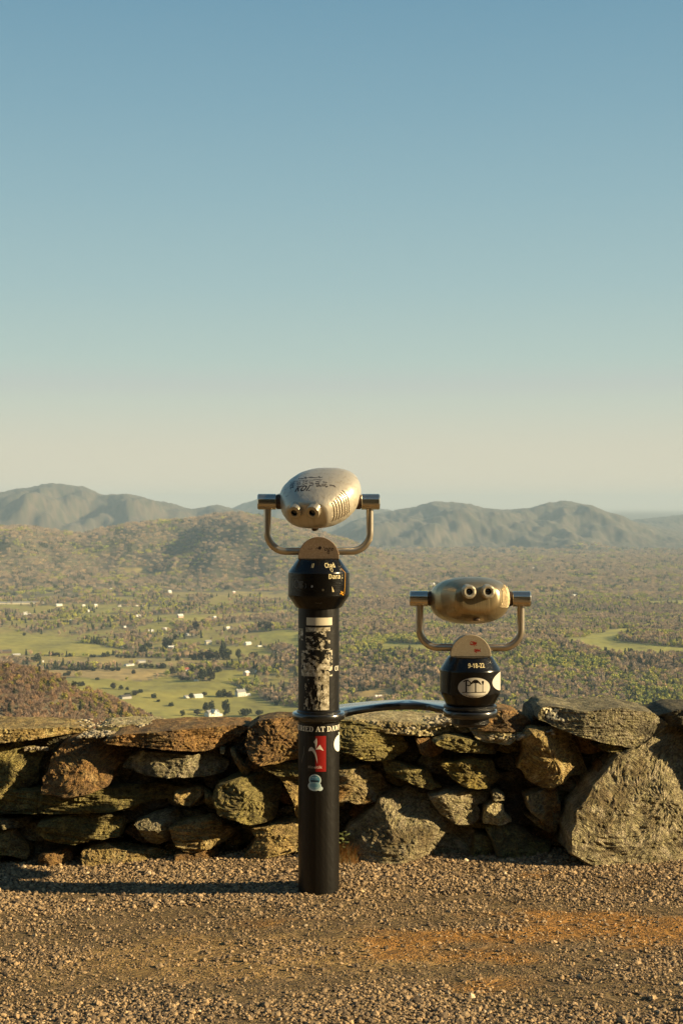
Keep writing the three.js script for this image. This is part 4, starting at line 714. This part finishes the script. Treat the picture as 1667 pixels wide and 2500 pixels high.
const housing1 = canvasTexture(2048, 512, (g, w, h) => { // 2048 px round, the front in the middle
  const rng = rngOf(71); g.fillStyle = 'rgb(13,12,11)'; g.fillRect(0, 0, w, h); scratchNoise(g, w, h, 300, 'rgb(90,84,74)', rng, 16);
  const X = dx => w * (.5 + Math.asin(clamp(dx / .128, -1, 1)) / (2 * Math.PI)), Y = v => h * (v - 1364) / (1483 - 1364), P = (zx, zy) => [X((zx - 780) / 4.356 / PXM * 1.0), Y(1110 + zy / 4.356)];
  const at2 = (zx, zy, fn) => { const [a, b] = P(zx, zy); fn(a, b); };
  g.fillStyle = g.strokeStyle = 'rgb(232,216,168)'; g.lineCap = g.lineJoin = 'round';
  at2(858, 1192, (a, b) => { g.font = 'bold 66px sans-serif'; g.save(); g.translate(a, b); g.scale(.92, 1); g.fillText('Chad', 0, 0); g.restore(); });
  at2(884, 1308, (a, b) => { g.font = 'bold 70px sans-serif'; g.save(); g.translate(a, b); g.scale(.95, 1); g.fillText('Dara', 0, 0); g.restore(); });
  at2(930, 1230, (a, b) => { g.lineWidth = 5; g.beginPath(); g.moveTo(a, b + 6); g.bezierCurveTo(a - 30, b - 22, a - 12, b - 40, a, b - 22); g.bezierCurveTo(a + 12, b - 40, a + 30, b - 22, a, b + 6); g.stroke(); });
  at2(1028, 1290, (a, b) => { g.fillRect(a, b, 8, 20); g.fillRect(a + 2, b - 22, 7, 9); });
  at2(700, 1150, (a, b) => { g.lineWidth = 6; g.beginPath(); g.moveTo(a, b + 40); g.lineTo(a + 3, b); g.moveTo(a + 18, b + 40); g.lineTo(a + 22, b); g.stroke(); });
  g.strokeStyle = g.fillStyle = 'rgb(226,160,44)'; g.lineWidth = 7; g.beginPath(); P(0, 0); { const a = P(1045, 1205), b = P(1062, 1250), c = P(1058, 1400), d = P(1052, 1470); g.moveTo(...a); g.lineTo(...b); g.lineTo(...c); g.lineTo(...d); g.stroke(); }
  at2(1030, 1462, (a, b) => { for (let i = 0; i < 9; i++) { g.beginPath(); g.ellipse(a - 34 + 60 * rng(), b - 18 + 36 * rng(), 6 + 6 * rng(), 5 + 5 * rng(), rng(), 0, 7); g.fill(); } });
  g.strokeStyle = 'rgb(150,150,148)'; g.lineWidth = 5; g.globalAlpha = .8;
  at2(512, 1405, (a, b) => { g.beginPath(); g.moveTo(a, b - 92); g.lineTo(a, b); g.stroke(); g.beginPath(); g.ellipse(a + 62, b - 40, 34, 42, 0, 0, 7); g.stroke(); g.font = 'bold 90px sans-serif'; g.strokeText('g', a + 100, b - 20); g.lineWidth = 4; g.beginPath(); g.moveTo(a + 175, b - 50); g.quadraticCurveTo(a + 200, b - 24, a + 172, b); g.stroke(); });
  g.globalAlpha = 1; g.fillStyle = 'rgb(220,220,210)'; at2(715, 1385, (a, b) => { g.beginPath(); g.ellipse(a, b, 10, 13, .3, 0, 7); g.fill(); });
  g.fillStyle = 'rgb(228,208,160)'; at2(932, 1415, (a, b) => { g.beginPath(); g.moveTo(a - 12, b - 34); g.lineTo(a + 18, b + 26); g.lineTo(a - 4, b + 30); g.closePath(); g.fill(); });
  g.globalAlpha = .6; g.fillStyle = 'rgb(120,110,90)'; at2(830, 1422, (a, b) => { g.beginPath(); g.ellipse(a, b, 12, 12, 0, 0, 7); g.fill(); }); at2(780, 1562, (a, b) => { g.fillStyle = 'rgb(140,100,80)'; scribble(g, a - 40, b, 90, 16, 5, rng); }); g.globalAlpha = 1;
});
const housingMat = map => new THREE.MeshPhysicalMaterial({ map, color: lin(.75, .75, .75), roughness: .26, specularIntensity: .6, clearcoat: .2, clearcoatRoughness: .08, bumpMap: rockBump, bumpScale: .0005 });
mesh('housing', lathe(bodyProfile(.091, 0, -.204)).translate(0, housingTop, 0), housingMat(housing1), tall);
viewerTop(tall, housingTop, vy(1225), .03, -.36, .47, headTexture(true), plateCanvas((g, w, h, rng) => { g.strokeStyle = g.fillStyle = 'rgb(38,26,28)'; g.lineCap = 'round'; g.lineWidth = 7; scribble(g, 228, 140, 50, 30, 4, rng); g.beginPath(); g.ellipse(272, 130, 18, 20, 0, 0, 7); g.fill(); g.font = 'italic bold 66px sans-serif'; g.fillText("'oge", 300, 165); g.beginPath(); g.arc(372, 190, 12, 0, 7); g.stroke(); g.globalAlpha = .35; scribble(g, 130, 140, 50, 24, 4, rng); }), .018);
// ring and arm that carries the low viewer
{
  const s = new THREE.Shape(), cx2 = (1147 - CX) * (POST_D + .08) / F - ux(778), ARM = vy(1735), c1 = [0, 0], pts = [];
  // plan of the casting, x to the right and y away from the camera: a ring round the post, an arm bowed backwards, a ring under the low viewer
  const ctr = t => { const q = [[0, 0], [.11, .16], [.30, .31], [.50, .30], [cx2, .08]], c = new THREE.CatmullRomCurve3(q.map(p => new THREE.Vector3(p[0], p[1], 0))); const p = c.getPoint(t), d = c.getTangent(t); return [p.x, p.y, -d.y, d.x]; };
  const half = t => lerp(.098, .060, Math.sin(Math.PI * clamp(t)) ** .7);
  const rear = [], front = []; for (let i = 0; i <= 20; i++) { const t = .14 + .72 * i / 20, [x, y, nx, ny] = ctr(t), w = half(t); rear.push([x + nx * w, y + ny * w]); front.push([x - nx * w, y - ny * w]); }
  const ang = (p, c) => Math.atan2(p[1] - c[1], p[0] - c[0]), R1 = .111, R2 = .115, A2 = [cx2, .08];
  const outline2 = [];
  let a0 = ang(front[0], c1), a1 = ang(rear[0], c1); // round the first ring the long way, from the front edge to the rear edge
  for (let i = 0; i <= 32; i++) { const a = lerp(a0 - .12, a1 + .12 - 2 * Math.PI, i / 32); outline2.push([Math.cos(a) * R1, Math.sin(a) * R1]); }
  outline2.push(...rear);
  let b0 = ang(rear[20], A2), b1 = ang(front[20], A2); while (b1 > b0) b1 -= 2 * Math.PI; if (b0 - b1 < Math.PI) b1 = b1;
  for (let i = 0; i <= 32; i++) { const a = lerp(b0 - .10, b1 + .10, i / 32); outline2.push([cx2 + Math.cos(a) * R2, A2[1] + Math.sin(a) * R2]); }
  outline2.push(...front.reverse());
  outline2.forEach((p, i) => i ? s.lineTo(p[0], p[1]) : s.moveTo(p[0], p[1]));
  const g = new THREE.ExtrudeGeometry(s, { depth: .014, bevelThickness: .008, bevelSize: .008, bevelOffset: -.008, bevelSegments: 4 }).rotateX(-Math.PI / 2);
  const arm = mesh('arm', toCreasedNormals(g, .6).translate(0, ARM - .026, 0), new THREE.MeshPhysicalMaterial({ color: lin(.010, .0095, .009), roughness: .28, clearcoat: 1, clearcoatRoughness: .10 }), tall);
  mesh('post_collar', lathe([[RP + .001, .036], [RP + .006, .032], [RP + .007, 0], [RP + .003, -.012], [RP + .001, -.014]]).translate(0, ARM - .030, 0), enamel, tall);
  mesh('hub', lathe([[.02, 0], [.080, 0], [.080, -.035], [.070, -.045], [.02, -.045]]).translate(cx2, ARM - .027, -.08), enamel, tall);
}
// stickers wrapped round the post
function sticker(u0, u1, v0, v1, w, h, draw, label, cut) {
  const a0 = Math.asin(clamp((u0 - 778) / 50.03, -1, 1)), a1 = Math.asin(clamp((u1 - 778) / 50.03, -1, 1));
  return stickerAngles(a0, a1, v0, v1, w, h, draw, label, cut);
}
let lift = 0;
function stickerAngles(a0, a1, v0, v1, w, h, draw, label, cut) {
  const y0 = vy(v1), y1 = vy(v0), r = RP + .0008 + (lift++ % 4) * .0003, g = new THREE.CylinderGeometry(r, r, y1 - y0, 40, 1, true, a0, a1 - a0).translate(0, (y0 + y1) / 2, 0);
  const m = mesh('sticker', g, new THREE.MeshStandardMaterial({ map: canvasTexture(w, h, draw), roughness: .42, ...(cut ? { transparent: true, alphaTest: .5 } : {}) }), tall); m.userData.label = label; return m;
}
const torn = (seed, keep, streak = 1) => (g, w, h) => { // paper left after a sticker was peeled and weathered
  g.clearRect(0, 0, w, h); const im = g.createImageData(w, h), d = im.data;
  for (let y = 0; y < h; y++) for (let x = 0; x < w; x++) {
    const n = fbm(x / 44 + seed, y / (44 * streak) + seed, seed, 4) + .35 * fbm(x / 10, y / (10 * streak), seed + 5, 3), o = (y * w + x) * 4, k = keep(x / w, y / h), t = noise(x / 30, y / 34, seed + 9) * 80 + noise(x / 9, y / 12, seed + 3) * 50 + noise(x / 4, y / 5, seed) * 24 - 30;
    d[o] = 196 + t; d[o + 1] = 186 + t; d[o + 2] = 164 + t; d[o + 3] = n + k > 0 ? 255 : 0;
  }
  g.putImageData(im, 0, 0);
};
sticker(749.4, 810.7, 1504.5, 1523, 256, 80, (g, w, h) => { const rng = rngOf(3); g.fillStyle = 'rgb(206,196,172)'; g.fillRect(0, 0, w, h); scratchNoise(g, w, h, 120, 'rgb(170,158,130)', rng, 14); }, 'blank off-white sticker strip below the black housing');
sticker(748, 806, 1528, 1582, 256, 240, torn(2.3, (x, y) => y < .17 ? .9 : .0 - .9 * Math.max(0, x - .75) * (y < .6 ? 1 : 0) - .25 * (y > .2 && y < .4 && x < .35 ? 1 : 0)), 'torn white sticker with a ragged dark tear', true);
sticker(737, 811, 1583, 1646, 300, 240, torn(6.1, (x, y) => -.02 - .35 * Math.exp(-(((x - .6) / .22) ** 2 + ((y - .15) / .2) ** 2)) + .25 * y), 'torn grey-white sticker across the middle of the post', true);
sticker(744, 803, 1646, 1727, 240, 320, torn(9.7, (x, y) => -.10 + .42 * smooth(.4, .95, x) + .1 * smooth(.6, 1, y), 2.4), 'scraped remains of a white sticker above the ring', true);
sticker(730, 741, 1532, 1560, 60, 120, torn(12.1, () => .0), 'narrow scrap of white paper on the left side', true);
stickerAngles(.85, 1.75, 1621, 1636, 256, 84, (g, w, h) => { g.clearRect(0, 0, w, h); g.fillStyle = 'rgb(226,220,202)'; g.font = 'bold 92px serif'; g.save(); g.scale(.8, 1); g.fillText('CO', 10, 76); g.restore(); }, 'white letters at the right side of the post', true);
stickerAngles(-1.75, 1.75, 1764, 1782, 1024, 96, (g, w, h) => { g.clearRect(0, 0, w, h); g.fillStyle = 'rgb(232,224,204)'; g.font = 'bold 92px serif'; g.textAlign = 'center'; g.save(); g.translate(w * .5, 80); g.scale(1.04, 1); g.fillText('BURIED AT DAWN', 0, 0); g.restore(); }, 'white serif lettering below the ring', true);
sticker(752, 796, 1789, 1875, 256, 512, (g, w, h) => {
  const s = w * .44; g.fillStyle = 'rgb(16,14,13)'; g.fillRect(0, 0, w, h); g.fillStyle = 'rgb(138,18,13)'; g.fillRect(s, 0, w - s, h);
  g.fillStyle = 'rgb(214,204,186)'; const poly = (...p) => { g.beginPath(); g.moveTo(p[0] * w, p[1] * h); for (let i = 2; i < p.length; i += 4) g.quadraticCurveTo(p[i] * w, p[i + 1] * h, p[i + 2] * w, p[i + 3] * h); g.fill(); };
  poly(.50, .05, .60, .20, .44, .38, .50, .20, .50, .05); g.beginPath(); g.moveTo(.50 * w, .06 * h); g.lineTo(.34 * w, .17 * h); g.lineTo(.42 * w, .22 * h); g.lineTo(.46 * w, .34 * h); g.lineTo(.53 * w, .2 * h); g.fill();
  g.beginPath(); g.moveTo(.45 * w, .38 * h); g.lineTo(.68 * w, .24 * h); g.lineTo(.88 * w, .42 * h); g.lineTo(.68 * w, .37 * h); g.closePath(); g.fill();
  poly(.06, .44, .12, .30, .26, .31, .54, .40, .55, .78, .44, .50, .26, .42, .14, .42, .06, .44);
  g.font = 'bold 58px sans-serif'; g.fillStyle = 'rgb(150,140,128)'; g.save(); g.translate(8, .91 * h); g.scale(.96, .9); g.fillText('Kin', 0, 0); g.fillStyle = 'rgb(214,190,176)'; g.fillText('etik', 92, 0); g.restore();
}, 'half black half red sticker with a white three-winged mark');
sticker(814, 828, 1786, 1832, 90, 200, (g, w, h) => { g.clearRect(0, 0, w, h); g.fillStyle = 'rgb(232,232,222)'; g.beginPath(); g.ellipse(w * .62, h * .56, w * .58, h * .43, 0, 0, 7); g.fill(); g.beginPath(); g.moveTo(w * .6, 0); g.lineTo(w, 0); g.lineTo(w, h * .4); g.fill(); g.fillStyle = 'rgb(190,214,216)'; g.beginPath(); g.ellipse(w * .66, h * .56, w * .42, h * .32, 0, 0, 7); g.fill(); }, 'pale blue oval sticker with a white rim on the right side', true);
sticker(753, 789, 1881, 1922, 200, 230, (g, w, h) => { // rounded blue and white blob
  g.clearRect(0, 0, w, h); const E = (x, y, a, b, c) => { g.fillStyle = c; g.beginPath(); g.ellipse(x * w, y * h, a * w, b * h, 0, 0, 7); g.fill(); };
  E(.48, .35, .40, .34, 'rgb(206,222,220)'); E(.45, .70, .44, .29, 'rgb(206,222,220)'); E(.80, .84, .19, .14, 'rgb(206,222,220)'); E(.47, .34, .34, .27, 'rgb(92,150,172)'); E(.46, .68, .37, .22, 'rgb(150,188,194)'); E(.42, .66, .24, .12, 'rgb(118,168,182)');
  g.fillStyle = 'rgb(28,44,58)'; g.fillRect(w * .20, h * .36, w * .54, h * .09); E(.46, .20, .2, .05, 'rgb(150,192,204)');
}, 'small rounded blue and white sticker', true);

// --- low viewer on the arm
const LOW_D = POST_D + .08, low = group('binocular_viewer', [(1147 - CX) * LOW_D / F, vy(1735), -LOW_D]);
tag(low, 'low silver binocular viewer on a squat black housing above the wall', 'binocular viewer');
const lowTop = vy(1606) - vy(1735);
const housing2 = canvasTexture(2048, 512, (g, w, h) => {
  const rng = rngOf(72); g.fillStyle = 'rgb(14,13,12)'; g.fillRect(0, 0, w, h); scratchNoise(g, w, h, 260, 'rgb(96,88,76)', rng, 14);
  const X = (zx, r = .128) => w * (.5 + Math.asin(clamp((zx - 770) / 4.356 / PXM / r, -1, 1)) / (2 * Math.PI)), Y = zy => h * (zy - 985) / 4.356 / (1727 - 1606);
  g.fillStyle = 'rgb(226,208,158)'; g.font = 'bold 62px sans-serif'; g.save(); g.translate(X(722, .112), Y(1082)); g.scale(1.0, 1); g.fillText('9-18-22', 0, 0); g.restore();
  // white oval: a letter P, a palm and a street lamp on a line of ground
  const ox = X(788), oy = Y(1290), ow = (X(958) - X(617)) / 2, oh = (Y(1396) - Y(1182)) / 2;
  g.fillStyle = 'rgb(226,218,200)'; g.beginPath(); g.ellipse(ox, oy, ow, oh, 0, 0, 7); g.fill();
  g.fillStyle = g.strokeStyle = 'rgb(22,18,16)'; g.lineCap = 'round'; const gy = oy + oh * .42;
  g.fillRect(ox - ow * .74, gy, ow * 1.44, 7); for (const [dx, r] of [[-.50, 16], [.06, 20], [.50, 10]]) { g.beginPath(); g.moveTo(ox + dx * ow - r, gy + 2); g.quadraticCurveTo(ox + dx * ow, gy - 4, ox + dx * ow, gy - 16); g.quadraticCurveTo(ox + dx * ow, gy - 4, ox + dx * ow + r, gy + 2); g.fill(); }
  g.lineWidth = 15; g.beginPath(); g.moveTo(ox - ow * .5, gy); g.lineTo(ox - ow * .5, oy - oh * .62); g.stroke(); g.lineWidth = 11; g.beginPath(); g.moveTo(ox - ow * .64, oy - oh * .60); g.bezierCurveTo(ox - ow * .5, oy - oh * .85, ox - ow * .16, oy - oh * .7, ox - ow * .25, oy - oh * .3); g.bezierCurveTo(ox - ow * .3, oy - oh * .18, ox - ow * .4, oy - oh * .2, ox - ow * .42, oy - oh * .26); g.stroke();
  g.lineWidth = 13; g.beginPath(); g.moveTo(ox + ow * .06, gy); g.lineTo(ox + ow * .06, oy - oh * .5); g.stroke(); g.lineWidth = 9; for (let i = 0; i < 9; i++) { const a = Math.PI * (1.02 + .95 * i / 8) , dx = Math.cos(a) * ow * .32, dy = Math.sin(a) * oh * .50; g.beginPath(); g.moveTo(ox + ow * .06, oy - oh * .5); g.quadraticCurveTo(ox + ow * .06 + dx * .6, oy - oh * .5 + dy, ox + ow * .06 + dx, oy - oh * .5 + dy * .4 + oh * .2 * Math.abs(Math.cos(a))); g.stroke(); }
  g.lineWidth = 8; g.beginPath(); g.moveTo(ox + ow * .5, gy); g.lineTo(ox + ow * .5, oy - oh * .3); g.stroke(); g.beginPath(); g.moveTo(ox + ow * .42, oy - oh * .55); g.lineTo(ox + ow * .58, oy - oh * .55); g.lineTo(ox + ow * .53, oy - oh * .28); g.lineTo(ox + ow * .47, oy - oh * .28); g.fill(); g.beginPath(); g.ellipse(ox + ow * .5, oy - oh * .6, ow * .07, oh * .08, 0, 0, 7); g.fill();
  g.globalAlpha = .8; for (let i = 0; i < 17; i++) { const t = lerp(-.68, .68, i / 16), yy = oy + oh * (.62 + .24 * (1 - (t / .68) ** 2)); g.fillRect(ox + t * ow, yy, 7, 3 + 7 * rng()); } g.globalAlpha = 1;
  g.fillStyle = 'rgb(236,230,216)'; { const a = X(984), b = w * .5 + w * .32, c = Y(1245); g.beginPath(); g.ellipse((a + b) / 2, c, (b - a) / 2, Y(1345) - c, 0, 0, 7); g.fill(); g.globalAlpha = .25; g.fillStyle = 'rgb(120,110,96)'; g.fillRect(a + 50, c - 10, 60, 5); g.fillRect(a + 56, c + 14, 50, 5); g.globalAlpha = 1; }
});
mesh('housing', lathe(bodyProfile(.096, 0, -.2075)).translate(0, lowTop, 0), housingMat(housing2), low);
mesh('flange', lathe([[.03, .016], [.108, .016], [.1125, .012], [.1125, .002], [.03, .002]]), enamel, low);
viewerTop(low, lowTop, vy(1464.5) - vy(1735), -.05, .11, -.11, headTexture(false), plateCanvas((g, w, h, rng) => {
  g.strokeStyle = 'rgb(150,32,24)'; g.lineWidth = 8; g.lineCap = 'round'; for (let i = 0; i < 3; i++) scribble(g, 250, 92 + i * 12, 74, 34, 5, rng); for (let i = 0; i < 3; i++) scribble(g, 300, 180 + i * 10, 70, 30, 5, rng);
  g.strokeStyle = 'rgb(214,200,172)'; g.lineWidth = 3; g.globalAlpha = .7; for (let i = 0; i < 26; i++) { const a = Math.PI * (1 + (i + .5) / 26), x = 256 + Math.cos(a) * 196, y = 244 + Math.sin(a) * 200; g.beginPath(); g.moveTo(x, y); g.lineTo(x + 7 * (rng() - .5), y + 16 * (rng() - .2)); g.lineTo(x + 9, y + 6 * rng()); g.stroke(); } g.globalAlpha = 1;
}, 'rgb(170,156,134)'));
// a tuft of dry grass and a weed where the wall meets the gravel, right of the post
{
  const rng = rngOf(21), pos = [], col = [];
  const blade = (x, y, z, dx, dy, dz, w, c) => { let p = new THREE.Vector3(x, y, z); for (let i = 0; i < 4; i++) { const t0 = i / 4, t1 = (i + 1) / 4, f = t => new THREE.Vector3(x + dx * t * t, y + dy * (t - .35 * t * t), z + dz * t * t), a = f(t0), b = f(t1), w0 = w * (1 - t0), w1 = w * (1 - t1); pos.push(a.x - w0, a.y, a.z, a.x + w0, a.y, a.z, b.x + w1, b.y, b.z, a.x - w0, a.y, a.z, b.x + w1, b.y, b.z, b.x - w1, b.y, b.z); for (let k = 0; k < 6; k++) col.push(...c); } };
  const b0 = px(838, 2092, WALL - .16);
  for (let i = 0; i < 260; i++) { const c = rng() < .55 ? [.42, .22, .07] : rng() < .7 ? [.38, .29, .13] : [.20, .20, .06], k = .7 + .6 * rng(); blade(b0.x + (rng() - .5) * .13, 0, b0.z + (rng() - .5) * .10, (rng() - .55) * .22, .05 + .13 * rng(), .02 + .10 * rng(), .0012 + .001 * rng(), c.map(q => q * k)); }
  const g = new THREE.BufferGeometry(); g.setAttribute('position', new THREE.Float32BufferAttribute(pos, 3)); g.setAttribute('color', new THREE.Float32BufferAttribute(col, 3)); g.computeVertexNormals();
  const tuft = mesh('grass_tuft', g, new THREE.MeshStandardMaterial({ vertexColors: true, roughness: .9, side: THREE.DoubleSide })); tag(tuft, 'dry orange and straw grass tuft at the wall foot beside the post', 'grass');
  const weed = group('weed', [px(836, 2070, WALL - .10).x, .0, -WALL + .10]); tag(weed, 'small green weed growing from the wall above the dry grass', 'weed');
  const lg = new THREE.SphereGeometry(1, 8, 5).scale(.012, .003, .020).translate(0, 0, .018), lm = std([.13, .15, .045], .7);
  mesh('stem', new THREE.CylinderGeometry(.0016, .0025, .12, 6).translate(0, .06, 0), lm, weed);
  for (let i = 0; i < 9; i++) { const l = mesh('leaf', lg, lm, weed); l.position.y = .05 + .009 * i; l.rotation.set(-.5 + rng() * .5, i * 2.4, 0, 'YXZ'); }
}
// chalk writing on the grey cap slab near the right end
{
  scene.updateMatrixWorld(true);
  const tex = canvasTexture(256, 128, (g, w, h) => { const rng = rngOf(88); g.clearRect(0, 0, w, h); g.strokeStyle = 'rgb(232,220,184)'; g.lineWidth = 12; g.lineCap = 'round'; for (const [x, y, l] of [[10, 30, 150], [40, 62, 120], [60, 98, 170]]) for (let i = 0; i < 3; i++) scribble(g, x + i * l / 3, y, l / 3.4, 34, 4, rng); });
  const at3 = px(1358, 1749, WALL - .12), d = new DecalGeometry(scrawled, new THREE.Vector3(at3.x, at3.y, at3.z), new THREE.Euler(0, 0, -.25), new THREE.Vector3(.12, .062, .26));
  d.applyMatrix4(new THREE.Matrix4().copy(scrawled.matrixWorld).invert());
  const m = mesh('chalk_scrawl', d, new THREE.MeshStandardMaterial({ map: tex, transparent: true, alphaTest: .5, roughness: 1, polygonOffset: true, polygonOffsetFactor: -4 }), scrawled); m.position.z = .0015; m.userData.label = 'pale chalk scrawl';
}
renderer.render(scene, camera);
